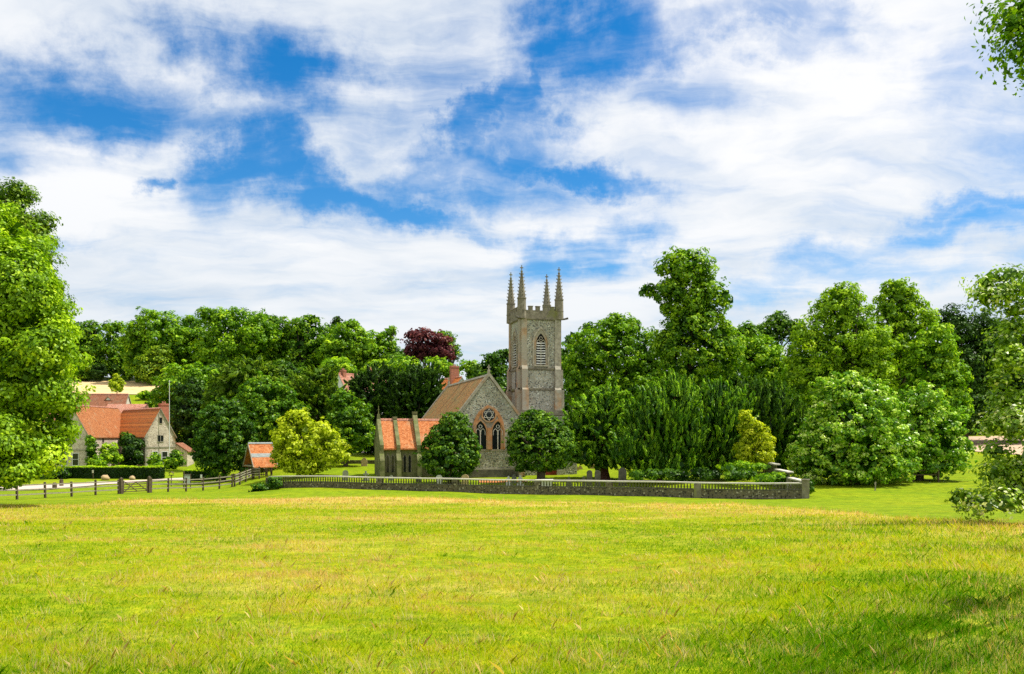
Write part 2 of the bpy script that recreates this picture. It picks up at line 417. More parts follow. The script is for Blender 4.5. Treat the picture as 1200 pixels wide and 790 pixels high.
def tree(name, label, cat, d, ells, tpx, mat, style='broad', group=None, bark='bark', tr=None, crownname='crown', dbase=None, **kw):
    V, A, E = crown(ells, d, style, **kw)
    bx = (tpx-600)/F*d; by = dbase or d
    bz = g(bx, by)
    ea = empty(name, (bx, by, bz), 0, label, cat, group)
    V = V-np.array([bx, by, bz])
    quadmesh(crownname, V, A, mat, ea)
    if tr is None:
        H = max(c[2]+r[2] for c, r in E)-bz
        tr = max(.12, min(.9, H*.026))
    if tr > 0:
        mb = MB()
        ec = sorted(E, key=lambda q: -q[1][0]*q[1][2])
        c0 = Vector(ec[0][0])-Vector((bx, by, bz))
        top = Vector((c0.x*.9, c0.y*.9, c0.z))
        pts = []; rs = []
        for k in range(7):
            t = k/6; p = Vector((0, 0, -.15)).lerp(top, t)
            p += Vector((math.sin(t*5+tpx)*tr*.35*t, math.cos(t*4+tpx)*tr*.3*t, 0))
            if k == 1: p.z = min(p.z, 1.0)
            pts.append(p); rs.append(tr*(1.35 if k == 0 else 1-.55*t))
        mb.tube(pts, rs, 9)
        for k, (c, r) in enumerate(ec[:7]):
            c = Vector(c)-Vector((bx, by, bz))
            for q in range(3 if len(ec) < 4 else 2):
                st = pts[2+(k+q) % 4]
                en = c+Vector((random.uniform(-.6, .6)*r[0], random.uniform(-.6, .6)*r[1], random.uniform(.0, .6)*r[2]))
                mid = st.lerp(en, .5)+Vector((0, 0, .1*(en-st).length))
                if en.z > st.z-.5: mb.tube([st, mid, en], [tr*.42, tr*.26, tr*.08], 6)
        mb.build('trunk', bark, ea, True)
    return ea
# ------------------------------------------------------------------ ground sheet
EDGE = (np.array([-200, 0, 100, 130, 300, 500, 600, 870, 950, 1040, 1200, 1500]),
        np.array([60, 62, 64, 71, 75, 74, 69, 63, 55, 47, 36, 30.]))
def masks(x, y):
    yy = np.maximum(y, 2.0)
    px = np.clip(600+F*x/yy, -200, 1500)
    e = np.interp(px, *EDGE)+1.2*(vnoise(x*.3, y*.3, 5)-.5)
    mea = np.where(y > 0, sm((e-y)/1.5+.5), 1)
    n = fbm(x*.16, y*.30, 21, 4); n2 = fbm(x*.5, y*.9, 33, 3)
    band = np.exp(-np.maximum(e-y, 0)/13.)*sm((e-y+.5)/2)
    rightgreen = sm((x/yy-.12)/.3)*sm((48-y)/14)
    straw = np.clip(1.0*band*(.62+.7*n2) + 1.7*(n-.54)*(1-rightgreen) + .6*(n2-.56), 0, 1)
    straw = straw*np.where((px < 120), .7, 1)
    return mea, np.clip(straw, 0, 1)
def ground():
    xs = np.concatenate([np.linspace(-900, -160, 22)[:-1], np.arange(-160, -70, 3.), np.arange(-70, 70, .9), np.arange(70, 160, 3.), np.linspace(160, 900, 22)])
    ys = np.concatenate([np.arange(-60, 4, 4.), np.arange(4, 120, .9), np.arange(120, 300, 2.5), np.linspace(300, 1500, 40)])
    X, Y = np.meshgrid(xs, ys); Z = G(X, Y)
    nx, ny = len(xs), len(ys)
    v = np.stack([X, Y, Z], -1).reshape(-1, 3)
    i = np.arange(nx-1)[None, :]+np.arange(ny-1)[:, None]*nx
    q = np.stack([i, i+1, i+nx+1, i+nx], -1).reshape(-1, 4)
    me = bpy.data.meshes.new('ground')
    me.vertices.add(len(v)); me.vertices.foreach_set('co', v.astype(np.float32).ravel())
    me.loops.add(q.size); me.loops.foreach_set('vertex_index', q.astype(np.int32).ravel())
    me.polygons.add(len(q)); me.polygons.foreach_set('loop_start', np.arange(0, q.size, 4, dtype=np.int32))
    me.polygons.foreach_set('use_smooth', np.ones(len(q), bool))
    me.update(calc_edges=True)
    mea, st = masks(v[:, 0], v[:, 1])
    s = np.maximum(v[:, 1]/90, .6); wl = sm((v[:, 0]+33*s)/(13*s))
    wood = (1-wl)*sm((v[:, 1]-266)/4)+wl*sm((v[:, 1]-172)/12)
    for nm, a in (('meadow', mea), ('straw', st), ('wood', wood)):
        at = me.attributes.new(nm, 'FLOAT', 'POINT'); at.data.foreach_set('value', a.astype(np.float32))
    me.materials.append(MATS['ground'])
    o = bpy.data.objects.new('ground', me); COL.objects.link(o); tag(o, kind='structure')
ground()

def sheet(name, left, right, mat, off=.06, n=40, m=8):
    """a strip draped on the terrain between two polylines of (x, y)"""
    def res(pl):
        pl = np.array(pl, float); t = np.linspace(0, 1, len(pl)); u = np.linspace(0, 1, n)
        return np.stack([np.interp(u, t, pl[:, 0]), np.interp(u, t, pl[:, 1])], 1)
    a, b = res(left), res(right)
    mb = MB(); vs = []
    for i in range(n):
        for j in range(m+1):
            p = a[i]*(1-j/m)+b[i]*(j/m)
            jit = .25*(vnoise(np.array(p[0]*.7), np.array(p[1]*.7), 3)-.5) if j in (0, m) else 0
            vs.append((p[0], p[1]+jit, g(p[0], p[1])+off))
    fs = [(i*(m+1)+j, i*(m+1)+j+1, (i+1)*(m+1)+j+1, (i+1)*(m+1)+j) for i in range(n-1) for j in range(m)]
    mb.add(vs, fs)
    o = mb.build(name, mat, None, True); tag(o, kind='structure'); return o
def PX(px, d): return ((px-600)/F*d, d)
sheet('gravel_road', [PX(-160, 99), PX(0, 100), PX(70, 106), PX(125, 112), PX(190, 118), PX(216, 121)],
      [PX(-160, 89), PX(0, 91.5), PX(60, 95), PX(120, 104), PX(186, 112), PX(222, 116)], 'gravel', .07)
sheet('stubble_field', [PX(40, 270), PX(195, 270)], [PX(40, 234), PX(200, 234)], 'stubble', .15, 20, 12)
sheet('churchyard_path', [PX(420, 139), PX(470, 139)], [PX(424, 133), PX(470, 133)], 'gravel', .08, 10, 4)
sheet('terracotta_path', [PX(560, 91.5), PX(618, 91.5)], [PX(562, 88.6), PX(617, 88.6)], 'tiles_orange', .05, 12, 4)
sheet('bare_earth', [PX(1110, 172), PX(1190, 172), PX(1240, 168)], [PX(1118, 140), PX(1150, 134), PX(1240, 126)], 'earth', .08, 14, 8)

# ------------------------------------------------------------------ shape outlines
def arch(cx, z0, w, zs, za, n=7):
    h = za-zs; hw = w/2; c = max(0, (h*h-hw*hw)/(2*hw)); R = hw+c
    L = []
    a1 = math.atan2(h, c) if c > 0 else math.pi/2
    for k in range(n+1):
        a = a1*k/n; L.append((-R*math.cos(a)+c, R*math.sin(a)*(h/(R*math.sin(a1)))))
    pts = [(cx-hw, z0)]+[(cx+x, zs+z) for x, z in L]
    pts += [(cx-x, zs+z) for x, z in reversed(L[:-1])]+[(cx+hw, z0)]
    return pts
def circ(cx, cz, r, n=14): return [(cx+r*math.sin(2*math.pi*k/n), cz+r*math.cos(2*math.pi*k/n)) for k in range(n)]+[(cx, cz+r)]
def frame(origin, ang):                 # local XZ facade looking towards -Y, rotated about z
    return Matrix.Translation(origin) @ Matrix.Rotation(ang, 4, 'Z')

# ------------------------------------------------------------------ church
CH_Z = .30
church = empty('church', (-2.57, 95, CH_Z), math.radians(16), 'flint church with tall pinnacled tower and mossy brown tiled nave roof', 'church')
def build_church():
    R = church
    # nave
    mb = MB(); mb.extr([(-3.5, -1), (3.5, -1), (3.5, 6.8), (0, 11.15), (-3.5, 6.8)], 0, 22)
    nave = mb.build('nave_wall', 'flint', R)
    mb = MB()
    for s in (-1, 1):
        mb.extr([(0, 11.42), (s*3.85, 6.62), (s*3.85, 6.42), (0, 11.2)], .28, 21.7)
    rf = mb.build('nave_roof', 'tiles_brown', R)
    mb = MB()
    for k in range(48):
        y = .3+k*.445; mb.extr([(-.16, 11.30), (0, 11.56), (.16, 11.30)], y, y+.42)
    mb.build('ridge_tile', 'limestone', rf)
    for nm, y0, y1 in (('gable_coping', -.12, .30), ('gable_coping', 21.65, 22.1)):
        mb = MB()
        for s in (-1, 1):
            mb.extr([(0, 11.75), (s*4.0, 6.55), (s*4.0, 6.2), (s*3.7, 6.2), (s*3.7, 6.5), (0, 11.25)], y0, y1)
        mb.box(-.12, .12, y0+.05, y1-.05, 11.6, 12.0); mb.box(-.05, .05, y0+.1, y0+.2, 12, 12.55); mb.box(-.2, .2, y0+.1, y0+.2, 12.22, 12.32)
        mb.build(nm, 'limestone', R)
    # sill course + plinth
    for b in ((-3.52, 3.52, -.08, .0, 2.95, 3.12), (-3.58, 3.58, -.12, 0, .85, 1.0)):
        mb = MB(); mb.box(*b); mb.build('string_course', 'limestone', R)
    mb = MB(); mb.box(-3.6, 3.6, -.14, 0, -1, .85); mb.build('plinth', 'dark_stone', R)
    # east window: two arched lights under a rounded triangle, orange dressed stone
    mb = MB()
    mb.ring(arch(-.05, 3.12, 3.55, 5.5, 8.05, 9), arch(-.05, 3.12, 2.75, 5.5, 7.72, 9), -.10, 0, 1)
    mb.add([(x, -.035, z) for x, z in arch(-.05, 3.12, 2.95, 5.5, 7.78, 9)], [tuple(range(len(arch(0,0,1,1,2,9))))], 0)
    for cx in (-1.0, 1.0):
        mb.ring(arch(cx, 3.12, 1.62, 5.0, 6.50), arch(cx, 3.12, 1.34, 5.0, 6.28), -.19, -.02, 1)
    mb.box(-.2, .2, -.2, -.02, 3.12, 5.5, 1)
    mb.ring(circ(-.02, 6.98, .88), circ(-.02, 6.98, .72), -.17, -.02, 1)
    w = mb.build('window_surround', ['limestone', 'limestone_orange'], R)
    for cx in (-1.0, 1.0):
        mb = MB(); o = arch(cx, 3.12, 1.36, 5.0, 6.30); mb.add([(x, -.06, z) for x, z in o], [tuple(range(len(o)))])
        mb.build('glass', 'glass', w)
        mb = MB(); mb.box(cx-.045, cx+.045, -.13, -.06, 3.12, 5.3)
        for s in (-1, 1):
            mb.ring(arch(cx+s*.29, 4.7, .54, 5.0, 5.45, 4), arch(cx+s*.29, 4.7, .44, 5.0, 5.38, 4), -.13, -.06)
        mb.ring(circ(cx, 5.66, .22, 10), circ(cx, 5.66, .15, 10), -.13, -.06)
        mb.build('tracery', 'coping', w)
    mb = MB(); o = circ(-.02, 6.98, .73)[:-1]; mb.add([(x, -.05, z) for x, z in o], [tuple(range(len(o)))]); mb.build('glass', 'glass', w)
    mb = MB()
    for a in (0, 1):
        t = [(-.02+.66*math.sin(a*math.pi+k*2.0944), 6.98+.66*math.cos(a*math.pi+k*2.0944)) for k in range(3)]
        for k in range(3):
            p, q = t[k], t[(k+1) % 3]; mb.bar((p[0], -.11, p[1]), (q[0], -.11, q[1]), .06, .06)
    mb.build('tracery', 'coping', w)
    # corner buttresses of the gable
    for x0, x1 in ((-3.95, -3.3), (3.3, 3.95)):
        mb = MB(); mb.box(x0, x1, -.75, .05, -1, 3.4); mb.extr([(x0, 3.4), (x1, 3.4), (x1, 3.4), (x0, 3.4)], -.1, 0)
        mb.add([(x0, -.75, 3.4), (x1, -.75, 3.4), (x1, .0, 4.3), (x0, .0, 4.3), (x0, 0, 3.4), (x1, 0, 3.4)], [(0, 1, 2, 3), (0, 3, 4), (1, 5, 2), (0, 4, 5, 1)])
        mb.box(x0+.08, x1-.08, -.42, .05, 3.4, 5.6)
        mb.add([(x0+.08, -.42, 5.6), (x1-.08, -.42, 5.6), (x1-.08, 0, 6.2), (x0+.08, 0, 6.2), (x0+.08, 0, 5.6), (x1-.08, 0, 5.6)], [(0, 1, 2, 3), (0, 3, 4), (1, 5, 2), (0, 4, 5, 1)])
        mb.build('buttress', 'limestone', R)
    # aisle to the right with its parapet, door under the tree
    mb = MB(); mb.box(3.5, 10.8, 1.0, 7.4, -1, 7.0); al = mb.build('aisle_wall', 'flint', R)
    mb = MB(); mb.box(3.5, 10.9, .9, 1.25, 7.0, 7.55); mb.box(10.55, 10.9, 1.25, 7.3, 7.0, 7.55); mb.build('aisle_parapet', 'limestone_grey', R)
    mb = MB(); mb.add([(3.5, 1.2, 7.3), (10.7, 1.2, 7.1), (10.7, 7.4, 7.1), (3.5, 7.4, 7.3)], [(0, 1, 2, 3)]); mb.build('aisle_roof', 'lead', R)
    mb = MB(); mb.ring(arch(7.6, 0, 1.9, 1.7, 2.9), arch(7.6, 0, 1.4, 1.7, 2.6), .85, 1.0); dr = mb.build('door_surround', 'limestone_warm', R)
    mb = MB(); o = arch(7.6, 0, 1.42, 1.7, 2.62); mb.add([(x, .97, z) for x, z in o], [tuple(range(len(o)))]); mb.build('door', 'red_paint', dr)
    # chancel side buttresses and lancets along the left wall
    for y in (4.2, 8.4, 12.6):
        mb = MB(); mb.box(-4.3, -3.5, y-.3, y+.3, -1, 4.4)
        mb.add([(-4.3, y-.3, 4.4), (-4.3, y+.3, 4.4), (-3.5, y+.3, 5.5), (-3.5, y-.3, 5.5), (-3.5, y-.3, 4.4), (-3.5, y+.3, 4.4)], [(0, 1, 2, 3), (0, 3, 4), (1, 5, 2), (0, 4, 5, 1)])
        mb.build('buttress', 'limestone', R)
    # transept: ridge across to the left, three parapet gables, orange roof panels
    X0, X1, Y0, Y1, ze, zr = -11.7, -3.4, 3.0, 8.0, 3.35, 6.35
    ym = (Y0+Y1)/2
    T = Matrix(((0, 1, 0, 0), (1, 0, 0, 0), (0, 0, 1, 0), (0, 0, 0, 1)))   # swaps x and y: extr runs along x
    mb = MB(); mb.T = T; mb.extr([(Y0, -1), (Y1, -1), (Y1, ze), (ym, zr-.1), (Y0, ze)], X0, X1)
    tw = mb.build('transept_wall', 'mossy_stone', R)
    mb = MB(); mb.T = T
    for s, ya in ((-1, Y0), (1, Y1)):
        mb.extr([(ym, zr+.12), (ya+s*.3, ze-.12), (ya+s*.3, ze-.3), (ym, zr-.08)], X0+.15, X1)
    tr = mb.build('transept_roof', 'tiles_orange', R)
    mb = MB(); mb.T = T
    for k in range(19): mb.extr([(ym-.15, zr+.02), (ym, zr+.26), (ym+.15, zr+.02)], X0+.4+k*.42, X0+.4+k*.42+.39)
    mb.build('ridge_tile', 'tiles_pink', tr)
    for k, (xa, wd) in enumerate(((X0-.05, .42), (-9.9, .42), (-7.65, .5))):
        mb = MB(); mb.T = T
        up = .34 if k < 2 else .95
        mb.extr([(Y0-.42, ze-.1), (Y0-.42, ze+.25), (ym, zr+up), (Y1+.42, ze+.25), (Y1+.42, ze-.1), (ym, zr-.15)], xa, xa+wd)
        mb.T = None
        if k == 0:
            mb.box(xa+.05, xa+.35, ym-.16, ym+.16, zr+.2, zr+.75); mb.cyl(xa+.2, ym, zr+.75, zr+1.7, .07, .03, 6); mb.box(xa+.13, xa+.27, ym-.2, ym+.2, zr+1.2, zr+1.3)
        else: mb.box(xa-.03, xa+wd+.03, ym-.25, ym+.25, zr+up-.15, zr+up+.12)
        mb.build('parapet_gable', 'mossy_stone', R)
    for xa in (X0-.1, -9.95, -7.65):
        mb = MB(); mb.box(xa, xa+.5, Y0-.95, Y0, -1, 1.9)
        mb.add([(xa, Y0-.95, 1.9), (xa+.5, Y0-.95, 1.9), (xa+.5, Y0, 3.2), (xa, Y0, 3.2), (xa, Y0, 1.9), (xa+.5, Y0, 1.9)], [(0, 1, 2, 3), (0, 3, 4), (1, 5, 2), (0, 4, 5, 1)])
        mb.box(xa+.05, xa+.45, Y0-.4, Y0, 1.9, 3.25)
        mb.build('buttress', 'mossy_stone', R)
    for xa in (X0+.85, X0+1.4, -8.95, -8.4, -6.3, -5.7, -4.7):
        mb = MB(); mb.ring(arch(xa, .55, .46, 2.1, 2.65, 5), arch(xa, .55, .28, 2.1, 2.5, 5), Y0-.06, Y0); f = mb.build('lancet_window', 'limestone_grey', R)
        mb = MB(); o = arch(xa, .55, .30, 2.1, 2.52, 5); mb.add([(x, Y0-.02, z) for x, z in o], [tuple(range(len(o)))]); mb.build('pane', 'glass', f)
    # ---------------- tower
    tx0, ty0, W = 5.95, 7.4, 5.0
    cx, cy = tx0+W/2, ty0+W/2
    mb = MB(); mb.box(tx0, tx0+W, ty0, ty0+W, -1, 19.0); tower = mb.build('tower', 'flint', R)
    for z, o in ((10.25, .16), (12.75, .16), (5.0, .16), (18.85, .19)):
        mb = MB(); mb.box(tx0-o, tx0+W+o, ty0-o, ty0+W+o, z, z+.2)
        mb.box(tx0-o*.6, tx0+W+o*.6, ty0-o*.6, ty0+W+o*.6, z-.1, z+.002)
        mb.build('string_course', 'limestone_grey', tower)
    # angle buttresses, set off towards the top, orange lichen on the stone
    def angb(x, y, sx, sy, mat):
        mb = MB()
        for (za, zb_, p, wd) in ((-1, 5.0, .75, .85), (5.2, 10.25, .55, .80), (10.45, 12.75, .40, .75), (12.95, 18.85, .16, .70)):
            x0, x1 = sorted((x, x-sx*wd)); y0, y1 = sorted((y+sy*p, y-sy*.05)); mb.box(x0, x1, y0, y1, za, zb_)
            x0, x1 = sorted((x+sx*p, x-sx*.05)); y0, y1 = sorted((y, y-sy*wd)); mb.box(x0, x1, y0, y1, za+.003, zb_-.003)
            if zb_ < 18:
                x0, x1 = sorted((x, x-sx*wd))
                mb.add([(x0+.004, y+sy*p, zb_), (x1-.004, y+sy*p, zb_), (x1-.004, y, zb_+.75), (x0+.004, y, zb_+.75)], [(0, 1, 2, 3)])
                y0, y1 = sorted((y, y-sy*wd))
                mb.add([(x+sx*p, y0+.004, zb_), (x+sx*p, y1-.004, zb_), (x, y1-.004, zb_+.75), (x, y0+.004, zb_+.75)], [(0, 1, 2, 3)])
        mb.build('buttress', mat, tower)
    for sx in (-1, 1):
        for sy in (-1, 1):
            angb(cx+sx*W/2, cy+sy*W/2, sx, sy, 'limestone_warm' if sx < 0 else 'limestone')
    # belfry windows with louvres
    def belfry(ang):
        T = Matrix.Translation((cx, cy, 0)) @ Matrix.Rotation(ang, 4, 'Z') @ Matrix.Translation((0, -W/2, 0))
        mb = MB(); mb.T = T
        mb.ring(arch(0, 12.95, 2.15, 15.9, 18.0, 8), arch(0, 12.95, 1.75, 15.9, 17.7, 8), -.14, 0, 1)
        mb.ring(arch(0, 12.95, 1.75, 15.9, 17.7, 8), arch(0, 13.3, 1.2, 15.9, 17.15, 8), -.07, 0, 0)
        mb.box(-.05, .05, -.1, -.02, 13.3, 16.2, 1)
        for s in (-1, 1): mb.ring(arch(s*.3, 15.6, .56, 15.9, 16.4, 4), arch(s*.3, 15.6, .46, 15.9, 16.3, 4), -.1, -.02, 1)
        mb.ring(circ(0, 16.55, .22, 10), circ(0, 16.55, .15, 10), -.1, -.02, 1)
        mb.box(-.9, .9, -.2, 0, 13.1, 13.3, 1)
        f = mb.build('belfry_window', ['limestone_warm', 'limestone'], tower)
        mb = MB(); mb.T = T
        o = arch(0, 13.3, 1.22, 15.9, 17.17, 8); mb.add([(x, -.012, z) for x, z in o], [tuple(range(len(o)))], 0)
        for k in range(9):
            z = 13.42+k*.31
            mb.add([(-.57, -.03, z+.14), (.57, -.03, z+.14), (.57, -.13, z), (-.57, -.13, z)], [(0, 1, 2, 3)], 1)
        for k in (0,): mb.box(-.6, .6, -.09, -.02, 14.75, 14.83, 1)
        o = mb.build('louvre', ['dark', 'headstone_pale'], tower)
    for a in (0, -math.pi/2, math.pi/2, math.pi): belfry(a)
    # parapet with battlements
    mb = MB(); o = .12; t = .35
    for (x0, x1, y0, y1) in ((tx0-o, tx0+W+o, ty0-o, ty0-o+t), (tx0-o, tx0+W+o, ty0+W+o-t, ty0+W+o), (tx0-o, tx0-o+t, ty0-o+t, ty0+W+o-t), (tx0+W+o-t, tx0+W+o, ty0-o+t, ty0+W+o-t)):
        mb.box(x0, x1, y0, y1, 19.05, 19.95)
    for k in range(4):
        u = .95+k*.93
        for (x0, x1, y0, y1) in ((tx0+u, tx0+u+.5, ty0-o, ty0-o+t), (tx0+u, tx0+u+.5, ty0+W+o-t, ty0+W+o), (tx0-o, tx0-o+t, ty0+u, ty0+u+.5), (tx0+W+o-t, tx0+W+o, ty0+u, ty0+u+.5)):
            mb.box(x0, x1, y0, y1, 19.953, 20.38); mb.box(x0-.05, x1+.05, y0-.05, y1+.05, 20.383, 20.47)
    mb.build('parapet', 'limestone_grey', tower)
    mb = MB(); mb.box(tx0, tx0+W, ty0, ty0+W, 19.02, 19.2); mb.build('tower_roof', 'lead', tower)
    # pinnacles: octagonal shaft, crocketed spirelet, cross finial
    for sx in (-1, 1):
        for sy in (-1, 1):
            x, y = cx+sx*(W/2-.10), cy+sy*(W/2-.10)
            mb = MB(); mb.cyl(x, y, 18.9, 21.3, .56, .52, 8); mb.cyl(x, y, 21.3, 21.45, .58, .58, 8); mb.cyl(x, y, 19.9, 20.0, .58, .58, 8)
            for a in range(4):
                b = a*math.pi/2+.785/1; gx, gy = x+.42*math.cos(b), y+.42*math.sin(b)
                mb.cyl(gx, gy, 21.3, 22.1, .12, .02, 4)
            mb.cyl(x, y, 21.45, 24.7, .47, .10, 8)
            for k in range(7):
                z = 21.75+k*.42; r = .42-(z-21.45)/3.25*.35
                for a in range(4):
                    b = a*math.pi/2
                    gx, gy = x+(r+.07)*math.cos(b), y+(r+.07)*math.sin(b); e = .085
                    mb.add([(gx-e, gy-e, z), (gx+e, gy-e, z), (gx+e, gy+e, z), (gx-e, gy+e, z), (x+(r+.2)*math.cos(b), y+(r+.2)*math.sin(b), z+.2)], [(0, 1, 2, 3), (0, 1, 4), (1, 2, 4), (2, 3, 4), (3, 0, 4)])
            mb.cyl(x, y, 24.6, 24.72, .15, .15, 6); mb.box(x-.045, x+.045, y-.045, y+.045, 24.7, 25.4); mb.box(x-.2, x+.2, y-.05, y+.05, 25.02, 25.14)
            mb.build('pinnacle', 'limestone_grey', tower)
    # gargoyles
    for sx in (-1, 1):
        mb = MB(); x = cx+sx*(W/2)
        mb.tube([(x, ty0-.1, 18.95), (x+sx*.45, ty0-.35, 18.95), (x+sx*.85, ty0-.6, 19.05)], [.14, .11, .13], 6)
        mb.build('gargoyle', 'dark_stone', tower)
    mb = MB(); mb.tube([(tx0-.08, ty0+2.0, 12.6), (tx0-.08, ty0+2.0, 5)], [.06, .06], 6); mb.build('drainpipe', 'iron', tower)
build_church()

# ------------------------------------------------------------------ cottages
def rng_T(ox, oy, ang): return Matrix.Translation((ox, oy, 0)) @ Matrix.Rotation(ang, 4, 'Z')
def house_range(root, T, W, L, eave, ridge, base, wallm, roofm, ov=.22):
    """gable end at local y=0 facing local -Y, ridge running along local +Y"""
    mb = MB(); mb.T = T
    mb.extr([(-W/2, base), (W/2, base), (W/2, eave), (0, ridge-.12), (-W/2, eave)], 0, L)
    w = mb.build('wall', wallm, root)
    k = (ridge-eave)/(W/2)
    mb = MB(); mb.T = T
    for s in (-1, 1):
        mb.extr([(0, ridge+.06), (s*(W/2+ov), eave-ov*k+.06), (s*(W/2+ov), eave-ov*k-.12), (0, ridge-.14)], -.14, L+.14)
    r = mb.build('roof', roofm, root)
    mb = MB(); mb.T = T
    n = int(L/.5)
    for q in range(n): mb.extr([(-.14, ridge-.02), (0, ridge+.2), (.14, ridge-.02)], -.1+q*L/n, -.1+q*L/n+L/n*.93)
    mb.build('ridge_tile', 'tiles_pink', r)
    mb = MB(); mb.T = T
    for s in (-1, 1):
        mb.extr([(0, ridge+.02), (s*(W/2+ov), eave-ov*k+.02), (s*(W/2+ov), eave-ov*k-.2), (0, ridge-.22)], -.19, -.12)
    mb.build('verge', 'limestone', root)
    return w
def window(root, T, cx, cz, w, h, lights=2, mat='white_paint', bars=1, name='window'):
    mb = MB(); mb.T = T; e = .09
    mb.box(cx-w/2-e, cx+w/2+e, -.07, -.003, cz-h/2-e*1.3, cz-h/2)
    mb.box(cx-w/2-e, cx+w/2+e, -.05, -.003, cz+h/2, cz+h/2+e)
    for s in (-1, 1): mb.box(*sorted((cx+s*w/2, cx+s*(w/2+e))), -.05, -.003, cz-h/2, cz+h/2)
    for k in range(1, lights): x = cx-w/2+w*k/lights; mb.box(x-.04, x+.04, -.045, -.003, cz-h/2, cz+h/2)
    for k in range(1, bars+1): z = cz-h/2+h*k/(bars+1); mb.box(cx-w/2, cx+w/2, -.04, -.003, z-.03, z+.03)
    f = mb.build(name, mat, root)
    mb = MB(); mb.T = T; mb.add([(cx-w/2, -.012, cz-h/2), (cx+w/2, -.012, cz-h/2), (cx+w/2, -.012, cz+h/2), (cx-w/2, -.012, cz+h/2)], [(0, 1, 2, 3)])
    mb.build('pane', 'glass', f); return f
def chimney(root, x, y, z0, z1, w=.9, d=.7, ang=0, pots=2):
    mb = MB(); mb.T = Matrix.Translation((x, y, 0)) @ Matrix.Rotation(ang, 4, 'Z')
    mb.box(-w/2, w/2, -d/2, d/2, z0, z1-.35, 0); mb.box(-w/2-.08, w/2+.08, -d/2-.08, d/2+.08, z1-.35, z1-.2, 0); mb.box(-w/2-.02, w/2+.02, -d/2-.02, d/2+.02, z1-.2, z1, 0)
    for k in range(pots):
        px = (k-(pots-1)/2)*.4; mb.cyl(px, 0, z1, z1+.4, .14, .11, 8, 1)
    return mb.build('chimney', ['brick', 'tiles_pink'], root)

cot = empty('cottage', (-70, 152, 0), 0, 'flint cottage with two orange tiled gabled wings behind the long hedge', 'cottage')
def build_cottage():
    R = cot; off = Matrix.Translation((70, -152, 0))
    TA = off @ rng_T(-75.3, 146, 0)
    house_range(R, TA, 5.8, 17, 5.0, 10.1, -1.6, 'flint_pink', 'tiles_rust')
    TB = off @ rng_T(-62.2, 151, math.radians(45))
    house_range(R, TB, 5.3, 17, 5.0, 9.75, -1.6, 'flint_pink', 'tiles_red')
    for T, W, z in ((TA, 5.8, 2.45), (TB, 5.3, 2.9)):
        mb = MB(); mb.T = T; mb.box(-W/2-.03, W/2+.03, -.08, 0, z-.1, z+.1); mb.box(-W/2-.02, W/2+.02, -.06, 0, -1.6, -.3)
        for s in (-1, 1):
            for k in range(11): q = .32 if k % 2 else .5; mb.box(*sorted((s*(W/2+.02), s*(W/2-q))), -.04, 0, -.3+k*.48, -.3+k*.48+.43)
        mb.build('quoins', 'limestone', R)
    window(R, TA, .62, .85, .95, 2.0, 1, bars=1); window(R, TA, -1.3, .85, .95, 2.0, 1)
    window(R, TA, -.1, 4.3, 1.0, 1.1, 2, 'limestone', 0); window(R, TA, -.35, 7.6, .4, .8, 1, 'limestone', 0)
    window(R, TB, .05, 7.6, .45, 1.0, 1, 'limestone', 0); window(R, TB, .0, 4.4, .95, 1.05, 2, 'limestone', 0)
    window(R, TB, .75, 1.1, .95, 1.9, 1, bars=1); window(R, TB, -.95, 1.35, .9, 1.5, 1)
    TS = TB @ Matrix.Translation((-2.65, 7.5, 0)) @ Matrix.Rotation(-math.pi/2, 4, 'Z')
    window(R, TS, -2.0, 4.2, .6, .9, 1, 'limestone', 0); window(R, TS, 3.0, 1.4, 1.1, 1.3, 2)
    TS = TA @ Matrix.Translation((2.9, 7, 0)) @ Matrix.Rotation(math.pi/2, 4, 'Z')
    window(R, TS, -2.0, 4.1, .6, .8, 1, 'limestone', 0)
    chimney(R, -62.2-2.6+70+.9, 151+5.6-152, 5, 10.8, 1.5, 1.0, math.radians(45), 2)
    mb = MB(); mb.T = off @ rng_T(-59.7, 155.5, 0)
    mb.extr([(-1.6, -1.6), (.5, -1.6), (.5, 2.0), (-1.6, 3.4)], 0, 3.4); mb.build('lean_to', 'flint_pink', R)
    mb = MB(); mb.T = off @ rng_T(-59.7, 155.5, 0); mb.extr([(-1.6, 3.62), (.75, 2.05), (.75, 1.9), (-1.6, 3.43)], -.15, 3.5); mb.build('lean_to_roof', 'tiles_old', R)
build_cottage()

